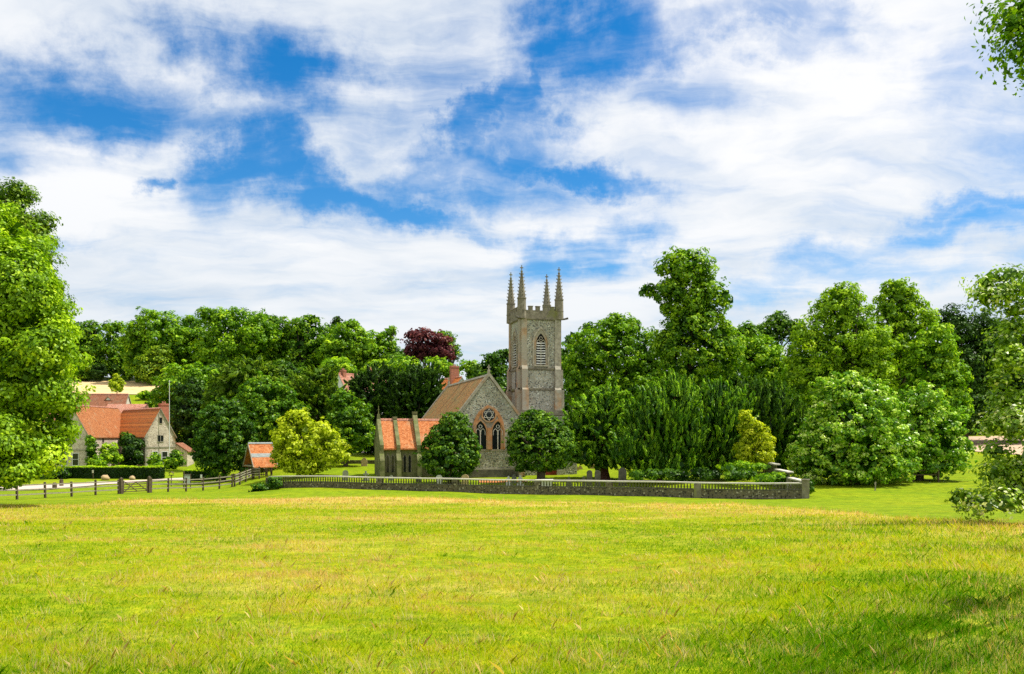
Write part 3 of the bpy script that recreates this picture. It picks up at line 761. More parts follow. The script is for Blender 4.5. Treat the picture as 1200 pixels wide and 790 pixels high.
def back_house():
    R = empty('house', (-83, 177, 0), 0, 'long low brick tiled house with dormers just above the cottage roof', 'house')
    off = Matrix.Translation((83, -177, 0))
    # ridge parallel to the picture: x = (88-600)/1000*177 .. (142-600)/1000*177
    T = off @ Matrix.Translation((-81.0, 180, 0)) @ Matrix.Rotation(math.pi/2, 4, 'Z')
    house_range(R, T, 7.0, 16, 8.2, 13.6, 1.0, 'render', 'tiles_old')
    for px in (95, 124):
        x = (px-600)/1000*178.2+83
        mb = MB(); mb.T = Matrix.Translation((x, 178.0-177-.2, 0))
        mb.extr([(-.75, 11.2), (.75, 11.2), (.75, 12.3), (0, 13.0), (-.75, 12.3)], 1.4, 3.2, 0)
        for s in (-1, 1): mb.extr([(0, 13.15), (s*1.0, 12.1), (s*1.0, 12.0), (0, 13.02)], 1.25, 3.2, 1)
        d = mb.build('dormer', ['white_paint', 'tiles_old'], R)
        window(R, mb.T @ Matrix.Translation((0, 1.4, 0)), 0, 11.85, 1.0, .85, 2)
    mb = MB(); mb.T = off @ rng_T(-79.5, 170, math.radians(90))
    mb = MB(); mb.extr([(1.5, 5), (9.0, 5), (9.0, 9.6), (1.5, 9.6)], -6, -2.6); mb.build('wing_wall', 'render', R)
    mb = MB(); T2 = Matrix.Translation((1.2, 0, 0))
    mb.T = T2 @ Matrix(((0, 1, 0, 0), (1, 0, 0, 0), (0, 0, 1, 0), (0, 0, 0, 1)))
    mb.extr([(-6.3, 9.5), (-4.3, 11.3), (-2.3, 9.5)], 0, 8.0); mb.build('wing_roof', 'tiles_pink', R)
back_house()

def far_house(label, px, d, ang, W, L, ez, rz, roofm, wallm, chims, dorm=()):
    x = (px-600)/F*d
    R = empty('house', (x, d, 0), 0, label, 'house')
    T = Matrix.Rotation(ang, 4, 'Z')
    house_range(R, T, W, L, ez, rz, g(x, d)-2, wallm, roofm)
    window(R, T, 0, ez-1.2, 1, 1.2, 2); window(R, T, 0, ez+1.2, .8, .9, 1)
    for (a, b, z, w) in chims:
        p = T @ Vector((a, b, 0)); chimney(R, p.x, p.y, rz-3, z, w, .8, ang)
    for b in dorm:
        TD = T @ Matrix.Translation((W/2, b, 0)) @ Matrix.Rotation(math.pi/2, 4, 'Z')
        k = (rz-ez)/(W/2)
        mb = MB(); mb.T = TD; mb.extr([(-.7, ez+.6), (.7, ez+.6), (.7, ez+1.7), (0, ez+2.2), (-.7, ez+1.7)], .5, 2.4)
        mb.build('dormer', 'render', R); window(R, TD @ Matrix.Translation((0, .5, 0)), 0, ez+1.2, .8, .8, 2)
far_house('pink tiled house with white gable and two brick chimneys above dark yews', 397, 185, math.radians(-38), 7.5, 14, 12.6, 18.4, 'tiles_pink', 'white_paint',
          ((0, 1.2, 19.2, 1.2), (0, 9.0, 20.0, 1.1)), (3.5, 6.5))
far_house('red roofed house with one broad brick chimney just over the nave roof', 541, 185, math.radians(32), 6.0, 9, 13.8, 17.6, 'tiles_red', 'white_paint',
          ((-.2, 3.0, 20.2, 1.9),))

# ------------------------------------------------------------------ lychgate
def lychgate():
    d = 105; x = (305-600)/F*d; z = g(x, d)
    R = empty('lychgate', (x, d, z), math.radians(34), 'timber lychgate with steep orange tiled roof and a grey band across it', 'lychgate')
    T = Matrix(((0, 1, 0, 0), (1, 0, 0, 0), (0, 0, 1, 0), (0, 0, 0, 1)))
    zb = 5+(510-547)/F*103.5-z; zt = 5+(510-519.5)/F*105-z
    mb = MB(); mb.T = T
    for s in (-1, 1): mb.extr([(0, zt), (s*2.1, zb), (s*2.1, zb-.12), (0, zt-.14)], -1.45, 1.45)
    rf = mb.build('roof', 'tiles_orange', R)
    mb = MB(); mb.T = T
    za, zc = zt-(zt-zb)*.44, zt-(zt-zb)*.60
    mb.extr([(-2.1*.44, za+.03), (-2.1*.60, zc+.03), (-2.1*.60, zc-.02), (-2.1*.44, za-.02)], -1.44, 1.44)
    mb.build('lead_band', 'lead', rf)
    mb = MB(); mb.T = T; mb.extr([(-.14, zt-.05), (0, zt+.12), (.14, zt-.05)], -1.5, 1.5); mb.build('ridge', 'lead', rf)
    for s in (-1, 1):
        mb = MB()
        mb.bar((s*1.5, -2.12, zb-.05), (s*1.5, 0, zt-.1), .08, .16); mb.bar((s*1.5, 2.12, zb-.05), (s*1.5, 0, zt-.1), .08, .16); mb.bar((s*1.5, -1.6, zb+.1), (s*1.5, 1.6, zb+.1), .1, .14)
        mb.build('bargeboard', 'rail', R)
    for sx in (-1.1, 1.1):
        for sy in (-.9, .9):
            mb = MB(); mb.box(sx-.1, sx+.1, sy-.1, sy+.1, -.1, zb+.3); mb.build('post', 'timber', R)
            mb = MB(); s = 1 if sx < 0 else -1
            mb.tube([(sx, sy, zb-.95), (sx+s*.25, sy, zb-.4), (sx+s*.8, sy, zb+.05)], [.07, .07, .07], 5); mb.build('brace', 'rail', R)
    for sy in (-.9, .9): mb = MB(); mb.box(-1.4, 1.4, sy-.09, sy+.09, zb+.02, zb+.22); mb.build('tie_beam', 'timber', R)
    mb = MB()
    for k in range(9): mb.box(-1.0+k*.23, -.94+k*.23, -.03, .03, .1, 1.15)
    mb.box(-1.0, .9, -.04, .04, .3, .4); mb.box(-1.0, .9, -.04, .04, .95, 1.05); mb.build('gate', 'timber', R)
lychgate()

# ------------------------------------------------------------------ churchyard balustrade wall
def balustrade():
    A = Vector(((316-600)/F*86, 86, 0)); B = Vector(((944-600)/F*71, 71, 0)); D = B-A; L = D.length; u = D/L; nrm_ = Vector((-u.y, u.x, 0))
    gz = lambda t: .5*(g(*(A+u*t).xy)+(-.78+(-.50+.78)*t/L))
    R = empty('balustrade_wall', (A.x, A.y, 0), 0, 'long flint wall topped with stone balusters and coping around the churchyard', 'wall')
    N = 60
    def strip(za, zb, hw, name, mat, extra=0):
        mb = MB(); vs = []
        for k in range(N+1):
            t = L*k/N; p = u*t; h0 = gz(t)+za; h1 = gz(t)+zb
            for s, h in ((-1, h0), (1, h0), (1, h1), (-1, h1)): vs.append(p+nrm_*hw*s+Vector((0, 0, h)))
        fs = [(0, 1, 2, 3), (4*N, 4*N+3, 4*N+2, 4*N+1)]
        for k in range(N):
            for j in range(4): fs.append((4*k+j, 4*k+(j+1) % 4, 4*k+4+(j+1) % 4, 4*k+4+j))
        mb.add(vs, fs); return mb.build(name, mat, R)
    strip(-.5, .80, .22, 'flint_base', 'flint_dark'); strip(.80, .87, .25, 'ledge', 'dark_stone')
    strip(1.33, 1.44, .24, 'coping', 'coping')
    piers = [0, 12.2, 20, 28, 34.6, 42.3, L]
    for k, t in enumerate(piers):
        mb = MB(); p = u*t; z = gz(t); h = 1.325 if k < 6 else 1.62
        mb.T = Matrix.Translation(p+Vector((0, 0, z))) @ Matrix.Rotation(math.atan2(u.y, u.x), 4, 'Z')
        w = .30
        mb.box(-w, w, -.26, .26, -.5, h)
        if k == 6: mb.box(-w-.05, w+.05, -.33, .33, h, h+.1)
        mb.build('pier', 'flint_dark' if k < 5 else 'limestone_grey', R)
    mb = MB(); pr = [(0, .07), (.06, .07), (.07, .045), (.16, .085), (.26, .06), (.36, .04), (.40, .07), (.46, .07)]
    for a in range(len(pr)-1): mb.cyl(0, 0, pr[a][0], pr[a+1][0], pr[a][1], pr[a+1][1], 8, cap=False)
    b0 = mb.build('baluster', 'mossy_stone', R, True)
    ts = []
    t = .55
    while t < L-.5:
        if all(abs(t-q) > .42 for q in piers): ts.append(t)
        t += .262
    ts.sort(reverse=True)                      # the right-hand, nearer ones first
    first = True; rest = MB()
    for i, t in enumerate(ts):
        p = u*t+Vector((0, 0, gz(t)+.87))
        if i < 99:
            o = b0 if first else b0.copy()
            if not first: COL.objects.link(o); o.parent = R
            o.location = p; first = False
        else:
            rest.T = Matrix.Translation(p)
            for a in range(len(pr)-1): rest.cyl(0, 0, pr[a][0], pr[a+1][0], pr[a][1], pr[a+1][1], 6, cap=False)
    tag(rest.build('balusters', 'mossy_stone', R, True), kind='stuff')
    # stepped return wall going back up the lawn at the right end
    R2 = empty('stepped_wall', (B.x, B.y, 0), math.radians(-6.5), 'short stone wall stepping up the slope in three tiers at the right end', 'wall')
    for (y0, y1, zt) in ((.5, 6, 1.2), (6.0, 12.0, 1.72), (12.0, 17.5, 2.22)):
        mb = MB(); mb.box(-.22, .22, y0, y1, -1, zt-.75); mb.build('flint_base', 'flint_dark', R2)
        mb = MB(); mb.box(-.28, .28, y0-.1, y1+.1, zt-.12, zt); mb.build('coping', 'coping', R2)
        mb = MB(); mb.box(-.3, .3, y1-.3, y1+.3, -1, zt+.02); mb.build('pier', 'limestone', R2)
        k = y0+.4
        while k < y1-.4:
            o = b0.copy(); COL.objects.link(o); o.parent = R2; o.location = (0, k, zt-.75); o.scale = (1, 1, 1.36); k += .3
balustrade()
o = MB(); o.box(-9.5, 1, 0, .4, -1.2, .6); 
tag(o.build('retaining_wall', 'flint_dark', None, loc=((440-600)/F*116, 116, 1.0)), 'low dark brick retaining wall at the back of the churchyard lawn', 'wall')

# ------------------------------------------------------------------ fences and gates
def fence(label, posts, rails=3, h=1.35, pw=.16, name='post_and_rail_fence', cap=True, railm='rail'):
    a = posts[0]; R = empty(name, (a[0], a[1], g(*a)), 0, label, 'fence')
    o = Vector((a[0], a[1], g(*a)))
    for p in posts:
        q = Vector((p[0], p[1], g(*p)))-o
        mb = MB(); mb.T = Matrix.Rotation(random.uniform(-.03, .03), 4, 'Y')
        hh = h*random.uniform(.97, 1.05)
        mb.box(-pw/2, pw/2, -pw/2, pw/2, -.3, hh)
        mb.add([(-pw/2, -pw/2, hh), (pw/2, -pw/2, hh), (pw/2, pw/2, hh), (-pw/2, pw/2, hh), (0, 0, hh+.06)], [(0, 1, 4), (1, 2, 4), (2, 3, 4), (3, 0, 4)])
        mb.build('post', 'timber', R, loc=q)
    for a, b in zip(posts[:-1], posts[1:]):
        for k in range(rails):
            z = h*(.30+.58*k/max(1, rails-1))
            mb = MB(); mb.bar(Vector((a[0], a[1]-.1, g(*a)+z+random.uniform(-.02, .02)))-o, Vector((b[0], b[1]-.1, g(*b)+z+random.uniform(-.02, .02)))-o, .05, .11)
            mb.build('rail', railm, R)
def FP(px): return ((px-600)/F*(73+(px)*.084), 73+px*.084)
fence('weathered post and rail fence left of the five-bar gate, beside the drive', [FP(p) for p in (-70, -40, -10, 20, 53, 84, 112, 139)], h=1.42)
fence('weathered post and rail fence right of the five-bar gate, before the notice board', [FP(p) for p in (177, 197, 218, 238, 257, 272)], h=1.42)
fence('short fence section angling back towards the lychgate', [FP(275), PX(281, 98), PX(288, 100.5), PX(296, 103), PX(304, 102)], h=1.45, rails=4)
def gate():
    a = Vector((*FP(142), 0)); b = Vector((*FP(175), 0))
    z = min(g(*a.xy), g(*b.xy)); R = empty('field_gate', (a.x, a.y, z), math.atan2((b-a).y, (b-a).x), 'wooden five-bar field gate with crossed diagonal braces between thick posts', 'gate')
    L = (b-a).length
    for x in (0, L): mb = MB(); mb.box(x-.15, x+.15, -.15, .15, -.4, 1.6); mb.cyl(x, 0, 1.6, 1.72, .15, .05, 8); mb.build('post', 'timber', R)
    mb = MB()
    for k in range(5): mb.box(.2, L-.2, -.03, .03, .2+k*.24, .28+k*.24)
    mb.box(.2, .3, -.045, .045, .15, 1.35); mb.box(L-.3, L-.2, -.045, .045, .15, 1.25)
    mb.bar((.3, -.05, .25), (L*.5, -.05, 1.2), .04, .08); mb.bar((L-.3, -.05, .25), (L*.5, -.05, 1.2), .04, .08); mb.bar((.25, -.06, 1.3), (L*.55, -.06, .25), .04, .08)
    mb.build('gate_leaf', 'timber', R)
gate()
# tree guard on the right
def guard():
    c = PX(1076, 88); R = empty('tree_guard', (c[0], c[1], g(*c)), .1, 'square timber guard rail round the trunk of the smaller lime', 'tree guard')
    w = 1.35
    for sx in (-1, 1):
        for sy in (-1, 1): mb = MB(); mb.box(sx*w-.07, sx*w+.07, sy*w-.07, sy*w+.07, -.3, 1.3); mb.build('post', 'timber', R)
    for z in (.65, 1.1):
        for s in (-1, 1):
            mb = MB(); mb.box(-w, w, s*w-.03-.1*s, s*w+.03-.1*s, z, z+.1); mb.build('rail', 'timber', R)
            mb = MB(); mb.box(s*w-.03, s*w+.03, -w, w, z+.11, z+.2); mb.build('rail', 'timber', R)
guard()

# ------------------------------------------------------------------ small things
def hedge(name, label, px0, px1, d, h, depth, mat='leaf_deep', top='leaf_lime'):  # sunlit top and shaded front are put into the leaf colours
    x0, x1 = (px0-600)/F*d, (px1-600)/F*d; z = g((x0+x1)/2, d)
    o = empty(name, ((x0+x1)/2, d, z), 0, label, 'hedge'); hw = (x1-x0)/2
    n = int(hw*2*(h*2+depth)*95); r = RNG
    f = r.random(n); c = np.zeros((n, 3)); nr = np.zeros((n, 3))
    c[:, 0] = r.uniform(-hw, hw, n); 
    fr = f < .5
    c[:, 1] = np.where(fr, -depth/2, r.uniform(-depth/2, depth/2, n)); c[:, 2] = np.where(fr, r.uniform(0, h, n), h)
    nr[:, 1] = np.where(fr, -1, 0); nr[:, 2] = np.where(fr, 0, 1)
    en = f > .88; sd = np.sign(r.random(n)-.5)
    c[en, 0] = (sd*hw)[en]; c[en, 2] = r.uniform(0, h, n)[en]; nr[en] = 0; nr[en, 0] = sd[en]
    wav = .06*np.sin(c[:, 0]*1.3)+.04*np.sin(c[:, 0]*3.1)
    c[:, 2] += np.where(nr[:, 2] > .5, wav, 0)
    c += r.normal(0, .045, (n, 3)); nr = nrm(nr+r.normal(0, .45, (n, 3)))
    V = leafquads(c, nr, r.uniform(.08, .16, n), .6)
    v = np.where(c[:, 2] > h-.10, np.clip(r.normal(.7, .2, n), 0, 1), np.clip(r.normal(.22, .15, n), 0, 1))  # lighter values on top for sun, darker on the sides for shade
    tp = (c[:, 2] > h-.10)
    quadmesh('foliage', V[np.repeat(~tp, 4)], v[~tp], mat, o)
    quadmesh('sunlit_tone_top', V[np.repeat(tp, 4)], v[tp], top, o)
    mb = MB(); mb.box(-hw+.08, hw-.08, -depth/2+.08, depth/2-.08, -.3, h-.06); mb.build('dark_core', 'dark', o)  # solid near-black box filling the inside of the hedge
hedge('hedge', 'long clipped hedge with sun-bright flat top and shaded front coloured in in front of the cottage', 78, 190, 120, 1.65, 1.8)
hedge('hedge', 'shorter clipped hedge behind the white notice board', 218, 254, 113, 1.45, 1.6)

def headstone(px, ytop, d, w, kind, mat, label, tilt=0, wpx=None):
    x = (px-600)/F*d; z = g(x, d); h = CZ+(HY-ytop)/F*d-z
    if h < .5: h = .5
    mb = MB(); t = .14
    if kind == 'round': mb.extr(arch(0, -.3, w, h-w*.45, h, 6), -t/2, t/2)
    elif kind == 'gothic': mb.extr(arch(0, -.3, w, h-w*.8, h, 6), -t/2, t/2)
    elif kind == 'shoulder':
        mb.extr([(-w/2, -.3), (-w/2, h-.32), (-w*.32, h-.26), (-w*.3, h-.12), (-w*.12, h), (w*.12, h), (w*.3, h-.12), (w*.32, h-.26), (w/2, h-.32), (w/2, -.3)], -t/2, t/2)
    elif kind == 'cross':
        mb.box(-.32, .32, -.3, .3, -.3, .16); mb.box(-.22, .22, -.2, .2, .16, .32)
        mb.box(-.09, .09, -.08, .08, .32, h); mb.box(-w/2, w/2, -.075, .075, h-.42, h-.25)
    elif kind == 'tomb':
        mb.box(-w/2, w/2, -.5, .5, -.3, h-.12); mb.box(-w/2-.1, w/2+.1, -.6, .6, h-.12, h)
    o = mb.build('headstone' if kind != 'tomb' else 'table_tomb', mat, None, loc=(x, d, z))
    o.rotation_euler = (0, tilt, random.uniform(-.2, .2)); tag(o, label, 'gravestone', 'gravestones in the churchyard')
HS = [(404.6, 551, 91, .62, 'round', 'headstone', 'rounded grey headstone on the sunny lawn left of the chapel'),
 (426.8, 536, 112, .80, 'gothic', 'headstone_tan', 'tall pointed headstone before the low brick retaining wall'),
 (429, 552, 91, .55, 'cross', 'headstone', 'stubby grey cross left of the transept corner'),
 (490, 558, 90, .55, 'round', 'dark_stone', 'small dark headstone under the transept wall'),
 (458, 557, 92, .6, 'shoulder', 'headstone', 'shouldered grey headstone at the foot of the transept'),
 (515, 556.5, 86, .66, 'round', 'headstone_pale', 'pale rounded headstone below the left clipped tree'),
 (545, 556, 85.5, .72, 'round', 'headstone_tan', 'buff rounded headstone right of the left clipped tree'),
 (596, 558, 86, .5, 'cross', 'headstone_pale', 'small white stone cross in front of the church plinth'),
 (602.5, 556, 88, .5, 'gothic', 'headstone', 'slim grey pointed stone between two white markers'),
 (609.5, 557, 86, .45, 'cross', 'headstone_pale', 'narrow white cross nearest the right clipped tree'),
 (638, 562, 83, 1.55, 'tomb', 'headstone_pale', 'flat pale table tomb below the right clipped tree'),
 (667, 558.5, 84, .42, 'shoulder', 'dark_stone', 'tiny dark shouldered stone right of the clipped tree'),
 (684, 558, 85, .3, 'gothic', 'dark_stone', 'very small dark pointed stone beside the pair of headstones'),
 (691, 551, 86, .58, 'round', 'dark_stone', 'round-topped headstone coloured dark for tree shade, left one of the matching pair by the yew trunk'),  # dark stone colour stands in for tree shade on this pair
 (700, 551, 86, .58, 'round', 'dark_stone', 'round-topped headstone coloured dark for tree shade, right one of the matching pair by the yew trunk'),
 (729, 548, 86, .8, 'round', 'dark_stone', 'large dark headstone right of the thick yew trunk'),
 (674, 545, 104, .9, 'shoulder', 'headstone_tan', 'brown shouldered headstone far back in the shade'),
 (680, 546, 106, .6, 'gothic', 'headstone_tan', 'brown pointed headstone far back beside the shouldered one'),
 (699, 544, 108, 1.5, 'tomb', 'headstone_tan', 'low tan chest tomb behind the matching pair of headstones')]
for i, (px, yt, d, w, k, m, l) in enumerate(HS): headstone(px, yt, d, w, k, m, l, tilt=random.uniform(-.04, .04))

def notice_board():
    d = 97; x = (219.5-600)/F*d; z = g(x, d); R = empty('notice_board', (x, d, z), 0, 'white notice board on dark posts behind the fence', 'notice board')
    mb = MB(); mb.box(-.33, .33, -.03, .03, .55, 1.6); mb.build('board', 'notice', R)
    mb = MB(); mb.box(-.40, .40, -.05, .05, 1.6, 1.68); mb.box(-.45, -.34, -.06, .06, -.2, 2.0); mb.box(.335, .40, -.05, .05, -.2, 1.6); mb.box(-.335, .335, -.05, .05, .48, .55); mb.build('board_frame', 'timber', R)
    mb = MB(); mb.box(-.33, .33, -.036, -.031, 1.4, 1.56); mb.build('heading_panel', 'lead', R)
notice_board()
def small_post(px, d, h, label, w, hgt, mat, cat='sign', name='sign_post'):
    x = (px-600)/F*d; z = g(x, d); R = empty(name, (x, d, z), 0, label, cat)
    mb = MB(); mb.box(-.04, .04, -.04, .04, -.2, h); mb.build('post', 'timber', R)
    mb = MB(); mb.box(-w/2, w/2, -.07, -.04, h-hgt-.03, h-.03); mb.build('board', mat, R)
small_post(236, 104, 1.35, 'little white sign on a stake in front of the shorter hedge', .22, .42, 'white_paint')
small_post(109, 117.5, 1.3, 'little cream sign standing against the long cottage hedge', .22, .40, 'coping')
def bird_table():
    d = 102; x = (200.7-600)/F*d; z = g(x, d); R = empty('bird_table', (x, d, z), 0, 'dark wooden bird table on a thin post by the drive end', 'bird table')
    mb = MB(); mb.box(-.04, .04, -.04, .04, -.2, 1.35); mb.build('post', 'timber', R)
    mb = MB(); mb.box(-.26, .26, -.2, .2, 1.3, 1.36); mb.extr([(-.3, 1.6), (0, 1.78), (.3, 1.6), (.3, 1.57), (0, 1.73), (-.3, 1.57)], -.22, .22)
    for s in (-1, 1): mb.box(s*.22-.02, s*.22+.02, -.02, .02, 1.36, 1.62)
    mb.build('tray', 'timber', R)
bird_table()
def pole():
    d = 151; x = (198.5-600)/F*d; z = g(x, d); h = CZ+(HY-447)/F*d-z
    R = empty('flagpole', (x, d, z), 0, 'tall thin white flagpole beside the cottage gable', 'flagpole')
    mb = MB(); mb.cyl(0, 0, -.2, h, .07, .04, 8); mb.build('pole', 'white_paint', R); mb = MB(); mb.cyl(0, 0, h, h+.16, .09, .03, 8); mb.build('finial', 'white_paint', R)
pole()
def stump(px, d, r, h, label, mat='timber', name='stump', cat='bollard', group=None):
    x = (px-600)/F*d; z = g(x, d); mb = MB()
    mb.cyl(0, 0, -.2, h*.8, r*1.05, r, 8, cap=False); mb.cyl(0, 0, h*.8, h, r, r*.55, 8)
    tag(mb.build(name, mat, None, True, loc=(x, d, z)), label, cat, group)
stump(64, 96, .24, .75, 'dark wooden bollard at the edge of the drive under the big left tree', name='bollard', group='bollards along the drive')
stump(72, 101, .22, .85, 'dark wooden bollard right beside the gravel drive, nearer the hedge', name='bollard', group='bollards along the drive')
def boulder(px, d, r, label):
    x = (px-600)/F*d; mb = MB(); import bmesh
    bm = bmesh.new(); bmesh.ops.create_icosphere(bm, subdivisions=2, radius=r)
    for v in bm.verts: v.co *= random.uniform(.85, 1.12); v.co.z *= .9
    me = bpy.data.meshes.new('boulder'); bm.to_mesh(me); bm.free(); me.materials.append(MATS['headstone_tan'])
    for p in me.polygons: p.use_smooth = True
    o = bpy.data.objects.new('boulder', me); COL.objects.link(o); o.location = (x, d, g(x, d)+r*.5); tag(o, label, 'boulder', 'boulders on the drive verge')
boulder(123.5, 116, .55, 'larger tan boulder on the verge below the long hedge')
boulder(155, 117, .42, 'smaller tan boulder on the verge, nearer the right end of the hedge')
def pier():
    d = 112; x = (13.5-600)/F*d; z = g(x, d); mb = MB()
    mb.box(-.35, .35, -.35, .35, -.3, 1.5, 0); mb.box(-.42, .42, -.42, .42, 1.5, 1.62, 1); mb.add([(-.36,-.36,1.62),(.36,-.36,1.62),(.36,.36,1.62),(-.36,.36,1.62),(0,0,1.9)],[(0,1,4),(1,2,4),(2,3,4),(3,0,4)],1)
    tag(mb.build('gate_pier', ['brick', 'tiles_pink'], None, loc=(x, d, z)), 'salmon brick pier glimpsed beneath the big left tree', 'pier')
pier()
def stake():
    x, d = PX(1025.5, 78); z = g(x, d); mb = MB(); mb.T = Matrix.Rotation(.06, 4, 'Y'); mb.box(-.045, .045, -.04, .04, -.2, .8); mb.box(-.09, -.045, -.03, .03, .55, .75)
    tag(mb.build('stake', 'rail', None, loc=(x, d, z)), 'short weathered stake on the lawn before the large round lime', 'stake')
stake()
# ------------------------------------------------------------------ trees and shrubs (outlines in photo pixels -> real sizes at each distance)
T = tree
# --- the two big framing trees and the overhanging branch
T('lime_tree', 'huge bright lime tree filling the left edge of the picture', 'tree', 60,
  [(-25, 400, 115, 165), (22, 470, 66, 88), (48, 420, 38, 60, -2), (20, 340, 48, 70, -2), (70, 470, 20, 40), (46, 530, 34, 30, -1), (-10, 290, 55, 60), (-5, 520, 45, 45, -3), (40, 375, 30, 40), (10, 552, 30, 14, -3), (76, 495, 12, 22), (-70, 330, 90, 100, 4)],
  -40, 'leaf_lime', leafpx=1.9, cov=4.6, pf=.2)
T('oak_tree', 'taller darker tree rising behind the bright lime at the left edge', 'tree', 84,
  [(8, 250, 34, 38), (35, 285, 30, 40), (50, 330, 26, 32), (22, 228, 20, 16), (48, 262, 15, 14), (-25, 290, 60, 80), (66, 372, 18, 26), (62, 352, 20, 12), (-20, 380, 80, 80)],
  -30, 'leaf_olive', leafpx=1.7, cov=3.6, pf=.24, vshift=.05)
T('whitebeam_tree', 'near tree with pale flowering sprays at the right edge, low branch sweeping out', 'tree', 38,
  [(1262, 480, 62, 112), (1262, 380, 50, 60), (1205, 425, 26, 20), (1192, 497, 26, 22, -1), (1168, 590, 46, 11, -1.5), (1195, 575, 36, 22), (1130, 582, 20, 9, -1.5), (1196, 548, 28, 20),
   (1176, 470, 24, 9), (1180, 398, 20, 6), (1168, 345, 24, 5), (1178, 324, 32, 6), (1202, 338, 25, 10), (1192, 364, 22, 7), (1166, 530, 16, 7), (1280, 560, 70, 40), (1172, 446, 18, 6, -1), (1162, 500, 15, 6, -1), (1186, 420, 22, 8, -1), (1172, 556, 20, 8, -1), (1190, 382, 20, 7), (1152, 332, 12, 4), (1156, 352, 10, 3)],
  1262, 'leaf_blossom', leafpx=2.3, cov=3.0, pf=.36)
T('overhanging_tree', 'leafy branch tips of a near tree hanging in the top right corner', 'tree', 8,
  [(1240, 8, 40, 20), (1222, 40, 18, 10), (1232, 54, 18, 10), (1196, 8, 14, 7), (1190, 32, 12, 6), (1208, 22, 16, 9), (1285, 0, 36, 18), (1340, -20, 50, 30), (1400, -60, 90, 60, 1), (1400, 165, 60, 34, 7), (1445, 200, 70, 50, 17), (1214, 60, 9, 5)],  # far-offset lobes are out of view, added to shade the right foreground meadow
  1420, 'leaf_mid', leafpx=3.0, cov=1.7, pf=.34, tr=.13)
# --- churchyard
T('holly_tree', 'dense dark clipped round tree in front of the nave', 'tree', 88,
  [(526, 536, 35, 29), (533, 505, 21, 24), (514, 528, 21, 26), (546, 528, 18, 28), (524, 515, 24, 22)], 527, 'leaf_dark', 'dome', leafpx=1.4, pf=.15, vshift=.05)
T('holly_tree', 'dense domed tree with visible trunk in front of the tower foot', 'tree', 87,
  [(632, 519, 40, 37), (615, 528, 22, 28), (652, 524, 23, 28), (628, 498, 26, 19)], 634, 'leaf_dark', 'dome', leafpx=1.4, pf=.15, vshift=.12, tr=.5)
T('golden_maple', 'rounded yellow-green maple beside the lychgate', 'tree', 97,
  [(362, 520, 42, 30), (348, 497, 22, 20), (384, 530, 25, 22), (335, 530, 18, 20), (358, 545, 34, 12)], 349, 'leaf_yellow', leafpx=1.5, pf=.24, tr=.28)
T('yew_tree', 'light feathery yew with a thick dark trunk right of the tower', 'tree', 93,
  [(705, 497, 40, 42), (680, 505, 26, 34), (735, 505, 28, 36), (700, 532, 46, 20), (712, 468, 22, 18)], 709, 'leaf_yew', 'yew', leafpx=1.6, pf=.16, tr=.5, bark='bark_red')
T('yew_tree', 'broad feathery yew with upright plumes in the middle of the yew group', 'tree', 89,
  [(778, 490, 48, 48), (760, 520, 40, 34), (800, 515, 30, 36), (770, 545, 50, 14), (735, 525, 22, 22, -2), (792, 462, 25, 24)], 770, 'leaf_yew', 'plume', leafpx=1.6, pf=.15, tr=.42, bark='bark_red', vshift=-.05)
T('yew_tree', 'tall plumed yew just left of the golden shrub', 'tree', 91,
  [(845, 492, 40, 44), (822, 520, 30, 34), (860, 522, 32, 32), (835, 470, 26, 24), (848, 545, 40, 12)], 838, 'leaf_yew', 'plume', leafpx=1.6, pf=.15, tr=.4, bark='bark_red', vshift=-.10)
T('cypress_tree', 'dark streaked evergreen behind the golden shrub and the steps', 'tree', 100,
  [(905, 495, 38, 50), (930, 510, 26, 42), (880, 475, 28, 32), (915, 535, 36, 22)], 905, 'leaf_dark', 'plume', leafpx=1.6, pf=.13, tr=.4)
T('golden_shrub', 'bright golden yellow shrub at the right end of the yews', 'shrub', 87,
  [(882, 506, 14, 24), (896, 518, 13, 20), (874, 495, 9, 16), (890, 535, 20, 12), (872, 528, 12, 16)], 888, 'leaf_gold', 'broad', leafpx=1.4, pf=.3, tr=.07)
for px, py, rx, ry, d, m, l in ((815, 556, 30, 7, 82, 'leaf_deep', 'low dark shrub behind the balusters under the middle yew'),
                                (868, 557, 20, 6, 80, 'leaf_dark', 'low leafy shrub behind the coping below the golden shrub'),
                                (905, 560, 22, 6, 78, 'leaf_bright', 'bright ferny shrub inside the right corner of the wall'),
                                (762, 556, 26, 6.5, 84, 'leaf_dark', 'low spreading shrub at the foot of the broad yew'),
                                (875, 547, 34, 5, 84, 'leaf_bright', 'sunlit spray of shrub above the stepped wall'),
                                (948, 570, 7, 9, 73, 'leaf_dark', 'small bush outside the end pier of the wall')):
    T('shrub', l, 'shrub', d, [(px, py, rx, ry), (px-rx*.5, py+1, rx*.5, ry), (px+rx*.5, py, rx*.45, ry*1.1)], px, m, leafpx=1.3, pf=.5, tr=0, crownname='foliage')
T('ivy_mound', 'ivy mound smothering the left end of the balustrade wall', 'ivy', 84.5,
  [(308, 572, 17, 7), (322, 566, 10, 8), (298, 575, 10, 4)], 310, 'leaf_dark', leafpx=1.3, pf=.4, tr=0, crownname='foliage')
